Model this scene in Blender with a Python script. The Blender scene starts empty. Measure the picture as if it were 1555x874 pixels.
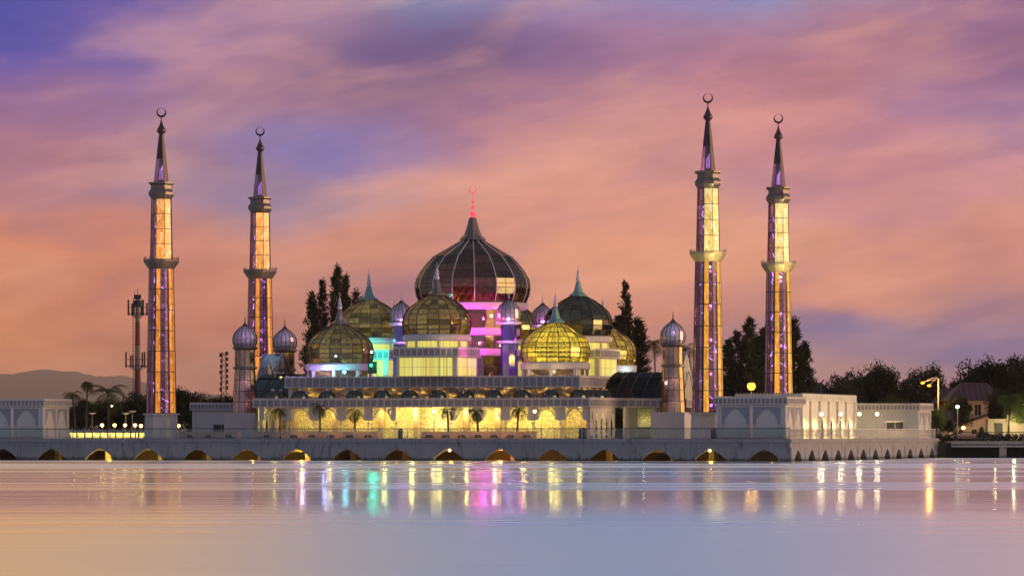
import bpy, math, random
from mathutils import Vector, Matrix
random.seed(7)
D = bpy.data
S = bpy.context.scene
COL = S.collection
R = math.radians
pi = math.pi

# ------------------------------------------------------------------ camera
F = 6250.0                     # focal length in photo pixels (1555 wide)
CZ = 3.33
cam = D.cameras.new('camera'); camo = D.objects.new('camera', cam); COL.objects.link(camo)
camo.location = (0, 0, CZ); camo.rotation_euler = (R(90), 0, 0)
cam.sensor_width = 36.0; cam.lens = 36.0 * F / 1555.0
cam.shift_y = (660 - 437) / 1555.0
cam.clip_start = 1; cam.clip_end = 60000
S.camera = camo
S.view_settings.view_transform = 'Standard'; S.view_settings.look = 'None'
S.view_settings.exposure = 0; S.view_settings.gamma = 1

def lin(c):
    return tuple(((x / 255.0 + 0.055) / 1.055) ** 2.4 if x / 255.0 > 0.04045 else x / 255.0 / 12.92 for x in c)

# ------------------------------------------------------------------ world (dusk sky)
SUN_AZ, SUN_EL = 98.0, 4.0       # degrees clockwise from +Y; the sun has just gone down off to the right
w = D.worlds.new('World'); S.world = w; w.use_nodes = True
nt = w.node_tree; nt.nodes.clear()
class G:
    """tiny helper for node graphs"""
    def __init__(s, nt): s.nt = nt
    def n(s, t, **k):
        x = s.nt.nodes.new(t)
        for a, b in k.items(): setattr(x, a, b)
        return x
    def set(s, sock, v):
        if isinstance(v, bpy.types.NodeSocket): s.nt.links.new(v, sock)
        else: sock.default_value = v
    def m(s, op, a, b=None, c=None, clamp=False):
        x = s.n('ShaderNodeMath', operation=op); x.use_clamp = clamp
        s.set(x.inputs[0], a)
        if b is not None: s.set(x.inputs[1], b)
        if c is not None: s.set(x.inputs[2], c)
        return x.outputs[0]
    def vm(s, op, a, b=None, sc=None):
        x = s.n('ShaderNodeVectorMath', operation=op); s.set(x.inputs[0], a)
        if b is not None: s.set(x.inputs[1], b)
        if sc is not None: s.set(x.inputs['Scale'], sc)
        return x.outputs[0]
    def xyz(s, a, b, c):
        x = s.n('ShaderNodeCombineXYZ')
        for i, v in enumerate((a, b, c)): s.set(x.inputs[i], v)
        return x.outputs[0]
    def sep(s, v):
        x = s.n('ShaderNodeSeparateXYZ'); s.set(x.inputs[0], v); return x.outputs
    def noise(s, vec, scale, detail=4, rough=0.55, dist=0.0):
        x = s.n('ShaderNodeTexNoise'); s.set(x.inputs['Vector'], vec)
        x.inputs['Scale'].default_value = scale; x.inputs['Detail'].default_value = detail
        x.inputs['Roughness'].default_value = rough; x.inputs['Distortion'].default_value = dist
        return x.outputs
    def ramp(s, fac, stops, interp='LINEAR'):
        x = s.n('ShaderNodeValToRGB'); s.set(x.inputs[0], fac); r = x.color_ramp; r.interpolation = interp
        while len(r.elements) > 1: r.elements.remove(r.elements[0])
        for i, (p, c) in enumerate(stops):
            e = r.elements[0] if i == 0 else r.elements.new(p)
            e.position = p; e.color = (*c[:3], 1)
        return x.outputs[0]
    def mix(s, fac, a, b, mode='MIX'):
        x = s.n('ShaderNodeMix', data_type='RGBA', blend_type=mode)
        s.set(x.inputs[0], fac); s.set(x.inputs[6], a if not isinstance(a, tuple) else (*a[:3], 1))
        s.set(x.inputs[7], b if not isinstance(b, tuple) else (*b[:3], 1))
        return x.outputs[2]
    def mr(s, v, a, b, c, d):
        x = s.n('ShaderNodeMapRange'); x.interpolation_type = 'SMOOTHSTEP'
        for i, q in enumerate((v, a, b, c, d)): s.set(x.inputs[i], q)
        return x.outputs[0]
g = G(nt)
tc = g.n('ShaderNodeTexCoord').outputs['Generated']
dx, dy, dz = g.sep(tc)
AZ = g.m('MULTIPLY', g.m('ARCTAN2', dx, dy), 180 / pi)          # azimuth, degrees right of +Y
EL = g.m('MULTIPLY', g.m('ARCSINE', dz), 180 / pi)
# domain warp so cloud banks have torn edges
p0 = g.xyz(AZ, g.m('MULTIPLY', EL, 2.2), 0.0)
wn = g.noise(p0, 0.35, 3, 0.45)[1]
wv = g.vm('SUBTRACT', wn, (0.5, 0.5, 0.5))
wx, wy, _ = g.sep(wv)
A2 = g.m('ADD', AZ, g.m('MULTIPLY', wx, 3.0)); E2 = g.m('ADD', EL, g.m('MULTIPLY', wy, 1.3))
blobs = [  # azimuth, elevation, radius az, radius el, colour (sRGB), weight
 (-7.0,6.0,1.5,.85,(36,62,160),7),(-5.6,5.7,1.3,.8,(120,98,172),1.3),(-1.0,5.1,2.0,.55,(98,72,120),2.6),(-3.4,5.4,1.4,1.0,(158,112,168),1),
 (1.4,5.7,1.6,1.0,(182,112,146),1.2),(4.0,5.3,1.9,.5,(172,108,134),1.4),(6.7,5.6,1.2,1.0,(124,84,136),1.5),
 (-6.3,4.3,1.4,.9,(166,112,144),1),(-4.6,3.6,1.3,.8,(142,112,152),1),(-2.3,4.1,1.1,.35,(108,112,176),1.6),(-3.2,3.2,1.6,.3,(128,118,168),1.1),(-.4,4.3,1.6,.5,(176,118,152),1),(.8,3.6,2.0,.8,(216,146,140),1.2),
 (4.8,4.2,1.6,.7,(198,132,150),1),(6.3,4.6,.9,.5,(142,112,166),1.4),(3.0,4.6,1.5,.5,(204,132,142),1),
 (-6.6,2.4,1.3,.6,(206,128,108),1.3),(-4.8,2.9,1.4,.3,(222,136,106),1.1),(-4.8,1.9,1.4,.6,(194,118,108),1),(-2.2,2.7,1.4,.45,(208,138,126),1.1),(-1.6,1.9,1.3,.5,(164,112,134),1),
 (1.7,2.5,1.6,.6,(226,152,132),1.2),(2.0,1.5,1.3,.4,(208,134,122),1),(4.8,2.3,1.6,.5,(214,144,134),1.1),(6.6,2.2,1.0,.5,(196,130,134),1),
 (5.2,1.32,1.7,.26,(100,104,158),1.8),(6.9,1.6,.9,.3,(146,108,142),1.1),(4.4,.75,1.6,.3,(160,122,154),1.1),(6.2,.4,1.6,.4,(168,128,158),1),
 (-6.8,.9,1.4,.5,(208,128,100),1.2),(-4.6,.7,1.5,.5,(174,108,100),1.2),(-1,.4,2.4,.6,(178,118,122),1),(2.2,.3,1.6,.5,(196,130,132),1),
 # banks above the frame that the river mirrors
 (-7.0,11.5,4.4,2.9,(255,182,48),5),(1.0,11.0,3.2,3.2,(8,136,190),6),(6.2,11.5,3.0,2.9,(244,176,150),2.4),(-9,20,7,6,(255,186,70),2.4),(1,20,4.5,7,(8,130,190),4),(9,20,5,6,(236,176,160),1.4)]
acc = None; wsum = None
for a, e, ra, re, c, k in blobs:
    lum = 1.22 if e > 7 else 1.0
    if e < 7 and 110 < c[0] <= 160: c = (c[0] * 1.03, c[1] * 1.05, c[2] * .96)
    if e < 7 and c[0] > 160: c = (min(255, c[0] * 1.02), c[1] * 1.02, c[2] * .91)
    q = g.m('ADD', g.m('POWER', g.m('DIVIDE', g.m('SUBTRACT', A2, a), ra), 2.0), g.m('POWER', g.m('DIVIDE', g.m('SUBTRACT', E2, e), re), 2.0))
    wt = g.m('MULTIPLY', g.m('EXPONENT', g.m('MULTIPLY', q, -1.0)), k)
    wt = g.m('ADD', wt, 1e-7)
    cv = g.vm('SCALE', tuple(q_ * lum for q_ in lin(c)), sc=wt)
    acc = cv if acc is None else g.vm('ADD', acc, cv)
    wsum = wt if wsum is None else g.m('ADD', wsum, wt)
clouds = g.vm('SCALE', acc, sc=g.m('DIVIDE', 1.10, wsum))
# wispy streaks of cloud, tilted up to the right like the photograph's
sx = g.m('ADD', g.m('MULTIPLY', AZ, 0.40), g.m('MULTIPLY', EL, 0.30)); sy = g.m('SUBTRACT', g.m('MULTIPLY', EL, 1.35), g.m('MULTIPLY', AZ, 0.30))
st = g.noise(g.xyz(sx, sy, 3.0), 0.85, 5, 0.5, 0.3)[0]
clouds = g.mix(g.mr(st, 0.44, 0.72, 0.0, 0.30), clouds, lin((246, 180, 150)))
clouds = g.mix(g.mr(st, 0.52, 0.30, 0.0, 0.20), clouds, lin((104, 88, 150)))
st3 = g.noise(g.xyz(g.m('MULTIPLY', sx, 4.0), g.m('MULTIPLY', sy, 5.0), 2.0), 1.3, 6, 0.6, 0.6)[0]
st2 = g.noise(g.xyz(g.m('MULTIPLY', sx, 2.0), g.m('MULTIPLY', sy, 2.2), 9.0), 0.9, 5, 0.5, 0.4)[0]
clouds = g.vm('SCALE', clouds, sc=g.m('ADD', 0.74, g.m('ADD', g.m('MULTIPLY', st2, 0.34), g.m('MULTIPLY', st3, 0.24))))
# dusk sky all round
sky = g.n('ShaderNodeTexSky'); sky.sky_type = 'NISHITA'; sky.sun_disc = False
sky.sun_elevation = R(SUN_EL); sky.sun_rotation = R(SUN_AZ)
base = g.ramp(g.m('DIVIDE', EL, 60.0, clamp=True), [(0, (.21, .19, .27)), (.2, (.20, .20, .31)), (.6, (.15, .18, .30)), (1, (.12, .16, .26))])
base = g.mix(1.0, base, g.vm('SCALE', sky.outputs[0], sc=0.05), 'ADD')
ring = g.m('EXPONENT', g.m('MULTIPLY', g.m('ADD', g.m('POWER', g.m('DIVIDE', g.m('SUBTRACT', AZ, SUN_AZ + 4), 24.0), 2.0), g.m('POWER', g.m('DIVIDE', g.m('SUBTRACT', EL, 3.0), 6.0), 2.0)), -1.0))
base = g.vm('ADD', base, g.vm('SCALE', (3.6, 1.9, .65), sc=ring))
msk = g.m('MULTIPLY', g.mr(g.m('ABSOLUTE', AZ), 16.0, 34.0, 1.0, 0.0), g.mr(EL, 22.0, 42.0, 1.0, 0.0))
final = g.mix(msk, base, clouds)
bg = g.n('ShaderNodeBackground'); g.set(bg.inputs[0], final); bg.inputs[1].default_value = 1.0
wo = g.n('ShaderNodeOutputWorld'); nt.links.new(bg.outputs[0], wo.inputs[0])
w.cycles.sampling_method = 'MANUAL'; w.cycles.sample_map_resolution = 1024

sun = D.lights.new('sun', 'SUN'); sun.energy = 3.2; sun.angle = R(40); sun.color = (1, .60, .32)
suno = D.objects.new('sun', sun); COL.objects.link(suno)
sd = Vector((math.sin(R(SUN_AZ)) * math.cos(R(SUN_EL)), math.cos(R(SUN_AZ)) * math.cos(R(SUN_EL)), math.sin(R(SUN_EL))))
suno.rotation_euler = sd.to_track_quat('Z', 'Y').to_euler()

# ------------------------------------------------------------------ island frame
TH = R(18.1); c_, s_ = math.cos(TH), math.sin(TH); OX, OY = 35.15, 520.0
def W(u, v, z=0): return Vector((OX + u * c_ + v * s_, OY - u * s_ + v * c_, z))
def U(px, v):
    k = (px - 777.5) / F; return (k * (OY + v * c_) - OX - v * s_) / (c_ + k * s_)
def V(px, u):
    k = (px - 777.5) / F; return (k * (OY - u * s_) - OX - u * c_) / (s_ - k * c_)
def Zp(py, u, v): return CZ + (660 - py) / F * W(u, v).y
def XP(px, Y): return (px - 777.5) / F * Y
def ZY(py, Y): return CZ + (660 - py) / F * Y
DZ = 2.75      # deck level

# ------------------------------------------------------------------ materials
MATS = {}
def newmat(name):
    m = D.materials.new(name); m.use_nodes = True; m.node_tree.nodes.clear(); MATS[name] = m
    return m, G(m.node_tree)
def out(g, sh, disp=None):
    o = g.n('ShaderNodeOutputMaterial'); g.nt.links.new(sh, o.inputs[0])
def princ(g, col, rough=.6, metal=0, bump=None, emis=None, es=0, spec=.5):
    p = g.n('ShaderNodeBsdfPrincipled')
    g.set(p.inputs['Base Color'], (*col[:3], 1) if isinstance(col, tuple) else col)
    g.set(p.inputs['Roughness'], rough); g.set(p.inputs['Metallic'], metal); p.inputs['Specular IOR Level'].default_value = spec
    if emis is not None:
        g.set(p.inputs['Emission Color'], (*emis[:3], 1) if isinstance(emis, tuple) else emis); g.set(p.inputs['Emission Strength'], es)
    if bump is not None:
        b = g.n('ShaderNodeBump'); b.inputs['Strength'].default_value = bump[1]; b.inputs['Distance'].default_value = bump[2]
        g.nt.links.new(bump[0], b.inputs['Height']); g.nt.links.new(b.outputs[0], p.inputs['Normal'])
    return p.outputs[0]
def stone(name, c, var=.12, stain=.5, scale=.6, rough=.75):
    m, g = newmat(name); o = g.n('ShaderNodeTexCoord').outputs['Object']
    n1 = g.noise(o, scale, 6, .6)[0]; n2 = g.noise(o, scale * 9, 4, .6)[0]
    x, y, z = g.sep(o)
    drip = g.noise(g.xyz(g.m('MULTIPLY', x, 2.2), g.m('MULTIPLY', y, 2.2), g.m('MULTIPLY', z, .25)), 1.2, 5, .65)[0]
    dark = tuple(v * .45 for v in c)
    k = g.mix(g.mr(drip, .56, .74, 0, stain), c, dark)
    k = g.mix(g.mr(n1, .35, .7, 0, var * 3), k, tuple(v * .8 for v in c))
    k = g.vm('SCALE', k, sc=g.m('ADD', 1 - var / 2, g.m('MULTIPLY', n2, var)))
    out(g, princ(g, k, rough, bump=(n2, .25, .03)))
    return m
def flat(name, c, rough=.6, metal=0, var=.15, scale=3, spec=.5):
    m, g = newmat(name); o = g.n('ShaderNodeTexCoord').outputs['Object']
    n = g.noise(o, scale, 5, .6)[0]
    k = g.vm('SCALE', (*c,), sc=g.m('ADD', 1 - var, g.m('MULTIPLY', n, 2 * var)))
    out(g, princ(g, k, rough, metal, spec=spec)); return m
def emit(name, c, st):
    m, g = newmat(name); e = g.n('ShaderNodeEmission'); e.inputs[0].default_value = (*c, 1); e.inputs[1].default_value = st
    out(g, e.outputs[0]); return m
def glass(name, tint, refl=.35, rough=.06, transl=None, tw=.0, trans=(.5, .5, .5), var=.5, rs=.9):
    """coated panes: part mirror, part clear, part frosted; every pane differs a little"""
    m, g = newmat(name)
    at = g.n('ShaderNodeAttribute', attribute_name='pane'); rnd = at.outputs['Fac']
    oc = g.n('ShaderNodeTexCoord').outputs['Object']
    bn = g.n('ShaderNodeBump'); bn.inputs['Strength'].default_value = .12; bn.inputs['Distance'].default_value = .1
    g.nt.links.new(g.noise(oc, .9, 3, .5)[0], bn.inputs['Height'])
    gl = g.n('ShaderNodeBsdfGlossy'); gl.inputs['Roughness'].default_value = rough
    g.nt.links.new(bn.outputs[0], gl.inputs['Normal'])
    g.set(gl.inputs[0], g.vm('SCALE', (*tint,), sc=g.m('ADD', 1 - var / 2, g.m('MULTIPLY', rnd, var))))
    tr = g.n('ShaderNodeBsdfTransparent'); g.set(tr.inputs[0], g.vm('SCALE', (*trans,), sc=g.m('ADD', 1 - var, g.m('MULTIPLY', rnd, var))))
    body = tr.outputs[0]
    if transl:
        tl = g.n('ShaderNodeBsdfTranslucent'); g.set(tl.inputs[0], g.vm('SCALE', (*transl,), sc=g.m('ADD', 1 - var, g.m('MULTIPLY', rnd, var * 2))))
        mx = g.n('ShaderNodeMixShader'); mx.inputs[0].default_value = tw
        g.nt.links.new(tr.outputs[0], mx.inputs[1]); g.nt.links.new(tl.outputs[0], mx.inputs[2]); body = mx.outputs[0]
    lw = g.n('ShaderNodeLayerWeight'); lw.inputs[0].default_value = .3
    fac = g.m('ADD', refl, g.m('MULTIPLY', lw.outputs['Fresnel'], 1 - refl), clamp=True)
    fac = g.m('MULTIPLY', fac, rs)
    mx = g.n('ShaderNodeMixShader'); g.set(mx.inputs[0], fac)
    g.nt.links.new(body, mx.inputs[1]); g.nt.links.new(gl.outputs[0], mx.inputs[2])
    out(g, mx.outputs[0]); return m

M = {}
def quaymat():
    m, g = newmat('quay_concrete'); o = g.n('ShaderNodeNewGeometry').outputs['Position']; x, y, z = g.sep(o)
    n1 = g.noise(o, .35, 6, .65)[0]; n2 = g.noise(o, 4, 4, .6)[0]
    drip = g.noise(g.xyz(g.m('MULTIPLY', x, 1.8), g.m('MULTIPLY', y, 1.8), g.m('MULTIPLY', z, .35)), 1.0, 6, .7)[0]
    c = (.28, .275, .285)
    k = g.mix(g.mr(drip, .50, .68, 0, .8), c, (.10, .095, .09)); k = g.mix(g.mr(n1, .4, .7, 0, .45), k, (.19, .19, .19))
    tide = g.mr(g.m('ADD', z, g.m('MULTIPLY', drip, -.9)), -.35, .12, .85, 0.0)
    k = g.mix(tide, k, (.035, .035, .025)); k = g.vm('SCALE', k, sc=g.m('ADD', .85, g.m('MULTIPLY', n2, .3)))
    out(g, princ(g, k, .8, bump=(n2, .3, .03))); return m
M['stone'] = stone('white_stone', (.56, .53, .49), stain=.35)
M['quay'] = quaymat()
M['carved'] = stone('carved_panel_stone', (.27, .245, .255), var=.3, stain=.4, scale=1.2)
M['parapet'] = stone('parapet_stone', (.54, .50, .46), stain=.35)
M['plinth'] = stone('plinth_stone', (.54, .50, .48), stain=.35)
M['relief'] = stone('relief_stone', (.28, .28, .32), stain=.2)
M['cream'] = stone('cream_stone', (.62, .58, .50), stain=.1)
M['metal_beige'] = flat('champagne_panels', (.17, .135, .12), .38, .5, .2, 1.5)
M['metal_beige_lit'] = flat('champagne_panels_lit', (.42, .34, .20), .45, .3, .15, 1.5)  # brighter copy of the champagne panels, warm light put into the colour
M['bronze'] = flat('dark_bronze', (.05, .033, .036), .42, .5, .2)
M['dark_frame'] = flat('bronze_frame', (.045, .035, .035), .45, .5)
M['white_frame'] = flat('white_frame', (.6, .55, .6), .4, .1)
M['steel'] = flat('steel', (.32, .3, .32), .35, .8)
M['dark'] = flat('dark_metal', (.03, .03, .035), .5, .3)
M['copper'] = flat('dark_copper', (.10, .06, .055), .35, .8)
M['deckfloor'] = stone('deck_paving', (.30, .28, .27), stain=.3)
M['under'] = stone('under_deck_concrete', (.22, .20, .18), stain=.4)
M['roof_red'] = flat('clay_roof', (.06, .020, .018), .7, 0, .3, 2)
M['housewall'] = stone('house_wall', (.36, .28, .22), stain=.3)
M['gold'] = glass('gold_mirror_panes', (1.0, .66, .30), .9, .16, var=.18, rs=1.0)
M['mglass'] = glass('violet_panes', (.62, .46, .56), .22, .05, transl=(.4, .22, .45), tw=.10, trans=(.55, .42, .56), var=.5)
M['dome_dark'] = glass('smoked_dome_panes', (.42, .40, .27), .25, .06, transl=(.05, .05, .03), tw=.2, trans=(.12, .12, .09), var=.45)
M['dome_yel'] = glass('olive_dome_panes', (.78, .66, .36), .22, .04, transl=(.55, .46, .12), tw=.16, trans=(.46, .42, .24), var=.8)
M['dome_glow'] = glass('golden_dome_panes', (.8, .68, .36), .18, .05, transl=(.80, .66, .10), tw=.20, trans=(.66, .62, .28), var=.6)
M['dome_small'] = flat('pearl_dome_panels', (.46, .38, .42), .28, .45, .06)
M['bodyglass'] = glass('rose_body_panes', (.72, .55, .52), .42, .06, transl=(.35, .2, .2), tw=.3, trans=(.4, .3, .3), var=.5)
M['bluebody'] = glass('blue_body_panes', (.45, .42, .75), .35, .15, transl=(.3, .3, .8), tw=.6, trans=(.2, .2, .4), var=.3)
M['vault'] = glass('vault_panes', (.10, .11, .10), .22, .08, transl=(.03, .03, .03), tw=.5, trans=(.05, .05, .045), var=.5)
M['railglass'] = glass('rail_glass', (.6, .75, .75), .12, .05, trans=(.80, .86, .86), var=.1)
M['canopy'] = glass('canopy_dome_panes', (.4, .45, .36), .2, .2, transl=(.30, .32, .22), tw=.8, trans=(.3, .3, .2), var=.3)
M['bulb_warm'] = emit('bulb_warm', (1, .55, .12), 14)
M['bulb_white'] = emit('bulb_white', (1, .72, .30), 14)
M['bulb_cool'] = emit('bulb_cool', (.80, 1, .62), 11)
M['bulb_amber'] = emit('bulb_amber', (1, .34, .03), 4.5)
M['bulb_small'] = emit('bulb_small', (1, .75, .5), 12)
M['neon'] = emit('violet_neon', (.72, .38, 1), 4.5)
M['neon_w'] = emit('white_neon', (1, .8, 1), 5.0)
M['red_lamp'] = emit('red_crescent_light', (1, .10, .16), 1.1)
M['green_lamp'] = emit('green_lamp', (.05, 1, .35), 3)
M['lampmetal'] = flat('lamp_post_paint', (.25, .24, .24), .5, .3)
M['bark'] = flat('bark', (.07, .055, .04), .9, 0, .4, 4)
M['hedge'] = flat('hedge', (.04, .06, .02), .9, 0, .5, 6)
M['hill'] = stone('forest_hill', (.05, .06, .05), stain=.3, scale=.01)
M['tower_red'] = flat('tower_red', (.16, .03, .02), .6)
M['tower_white'] = flat('tower_white', (.20, .15, .14), .6)
M['carpaint'] = flat('car_paint', (.55, .55, .57), .25, .2, .03)
M['tyre'] = flat('tyre_rubber', (.02, .02, .02), .8)
M['carglass'] = flat('car_glass', (.02, .02, .03), .1)
M['bench'] = flat('bench_slats', (.5, .33, .27), .6)
M['terracotta'] = stone('warm_planter_stone', (.42, .30, .22), stain=.3)
M['red'] = flat('faded_red', (.3, .05, .05), .6)

def foliage(name, c, c2):
    m, g = newmat(name); at = g.n('ShaderNodeAttribute', attribute_name='pane'); rnd = at.outputs['Fac']
    k = g.mix(rnd, c, c2)
    d = g.n('ShaderNodeBsdfDiffuse'); t = g.n('ShaderNodeBsdfTranslucent')
    g.set(d.inputs[0], k); g.set(t.inputs[0], k); mx = g.n('ShaderNodeMixShader'); mx.inputs[0].default_value = .25
    g.nt.links.new(d.outputs[0], mx.inputs[1]); g.nt.links.new(t.outputs[0], mx.inputs[2]); out(g, mx.outputs[0]); return m
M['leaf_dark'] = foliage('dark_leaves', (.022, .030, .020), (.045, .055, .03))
M['leaf_conifer'] = foliage('needle_sprays', (.024, .032, .018), (.055, .058, .03))
M['leaf_palm'] = foliage('palm_fronds', (.03, .045, .018), (.07, .085, .03))
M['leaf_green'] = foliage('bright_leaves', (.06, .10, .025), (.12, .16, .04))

# perforated lattice screen, cream
m, g = newmat('lattice_screen'); o = g.n('ShaderNodeTexCoord').outputs['Object']
vx = g.n('ShaderNodeTexVoronoi'); vx.feature = 'DISTANCE_TO_EDGE'; vx.inputs['Scale'].default_value = 2.6; g.nt.links.new(o, vx.inputs['Vector'])
vo = g.n('ShaderNodeTexVoronoi'); vo.feature = 'DISTANCE_TO_EDGE'; vo.inputs['Scale'].default_value = 5.2; g.nt.links.new(o, vo.inputs['Vector'])
k = g.mr(g.m('MINIMUM', vx.outputs[0], vo.outputs[0]), .03, .13, 0.0, 1.0)
cc = g.mix(k, (.86, .76, .50), (.34, .24, .09))
out(g, princ(g, cc, .7, bump=(k, .6, .05))); M['lattice'] = m
m, g = newmat('perforated_screen'); o = g.n('ShaderNodeTexCoord').outputs['Object']
vx = g.n('ShaderNodeTexVoronoi'); vx.feature = 'DISTANCE_TO_EDGE'; vx.inputs['Scale'].default_value = 3.4; g.nt.links.new(o, vx.inputs['Vector'])
k = g.mr(vx.outputs[0], .13, .16, 0.0, 1.0); tr = g.n('ShaderNodeBsdfTransparent'); df = g.n('ShaderNodeBsdfDiffuse'); df.inputs[0].default_value = (.5, .44, .36, 1)
mx = g.n('ShaderNodeMixShader'); g.set(mx.inputs[0], k); g.nt.links.new(df.outputs[0], mx.inputs[1]); g.nt.links.new(tr.outputs[0], mx.inputs[2]); out(g, mx.outputs[0]); M['screen'] = m
# curtain windows: lit from inside, folds across
m, g = newmat('lit_curtain'); o = g.n('ShaderNodeTexCoord').outputs['Object']; x, y, z = g.sep(o)
fold = g.noise(g.xyz(g.m('MULTIPLY', x, 3.2), g.m('MULTIPLY', y, 3.2), 0.0), 1.4, 3, .6)[0]
kk = g.ramp(fold, [(.3, (.22, .15, .01)), (.5, (.85, .72, .10)), (.68, (1.0, .95, .32))])
p = princ(g, (.4, .35, .15), .6, emis=kk, es=.75); out(g, p); M['curtain'] = m
# dim amber interior seen through clerestory glass
m, g = newmat('amber_interior'); o = g.n('ShaderNodeTexCoord').outputs['Object']
nn = g.noise(g.vm('MULTIPLY', o, (.55, .55, 1.6)), 1.0, 4, .6)[0]
kk = g.ramp(nn, [(.42, (.035, .020, .012)), (.56, (.18, .08, .02)), (.66, (1.0, .55, .08)), (.72, (1.0, .8, .25))])
out(g, princ(g, (.06, .05, .05), .15, emis=kk, es=.9)); M['amber_win'] = m
# water: long, calm bands between wind-ruffled ones
m, g = newmat('river_water'); ge = g.n('ShaderNodeNewGeometry').outputs['Position']; x, y, z = g.sep(ge)
bandn = g.noise(g.xyz(g.m('MULTIPLY', x, .0015), g.m('MULTIPLY', y, .045), 1.7), 1.0, 5, .7)[0]
bandf = g.noise(g.xyz(g.m('MULTIPLY', x, .004), g.m('MULTIPLY', y, .16), 5.1), 1.0, 3, .6)[0]
near = g.mr(g.m('ADD', y, g.m('MULTIPLY', g.noise(g.xyz(g.m('MULTIPLY', x, .012), g.m('MULTIPLY', y, .16), 8.0), 1.0, 4, .6)[0], 90.0)), 262, 160, 0.0, 1.0); far = g.mr(y, 215, 300, 0.0, 1.0); rip = g.mr(bandn, .46, .58, 0.0, 1.0)
rgh = g.m('ADD', .125, g.m('MULTIPLY', near, .215))
rgh = g.m('ADD', rgh, g.m('MULTIPLY', far, g.m('ADD', .01, g.m('MULTIPLY', rip, .34))))
rgh = g.m('ADD', rgh, g.m('MULTIPLY', g.m('MULTIPLY', g.mr(bandf, .5, .7, 0.0, 1.0), .07), g.m('SUBTRACT', 1.0, near)))
dn = g.m('MULTIPLY', g.noise(g.xyz(g.m('MULTIPLY', x, .018), g.m('MULTIPLY', y, .20), 0.0), 1.0, 4, .6)[0], g.m('ADD', .05, near))
bp = g.n('ShaderNodeBump'); bp.inputs['Strength'].default_value = 1; bp.inputs['Distance'].default_value = .42; g.nt.links.new(dn, bp.inputs['Height'])
gl = g.n('ShaderNodeBsdfGlossy'); g.set(gl.inputs['Roughness'], rgh); g.nt.links.new(bp.outputs[0], gl.inputs['Normal'])
gl.inputs[0].default_value = (.90, .96, .98, 1)
df = g.n('ShaderNodeBsdfDiffuse'); df.inputs[0].default_value = (.10, .14, .18, 1)
mx = g.n('ShaderNodeMixShader'); mx.inputs[0].default_value = .86
g.nt.links.new(df.outputs[0], mx.inputs[1]); g.nt.links.new(gl.outputs[0], mx.inputs[2]); out(g, mx.outputs[0]); M['water'] = m
m, g = newmat('grass_ground'); ge = g.n('ShaderNodeNewGeometry').outputs['Position']
nn = g.noise(ge, .08, 6, .6)[0]; out(g, princ(g, g.ramp(nn, [(.3, (.03, .04, .015)), (.7, (.07, .07, .03))]), .9)); M['ground'] = m

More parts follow.
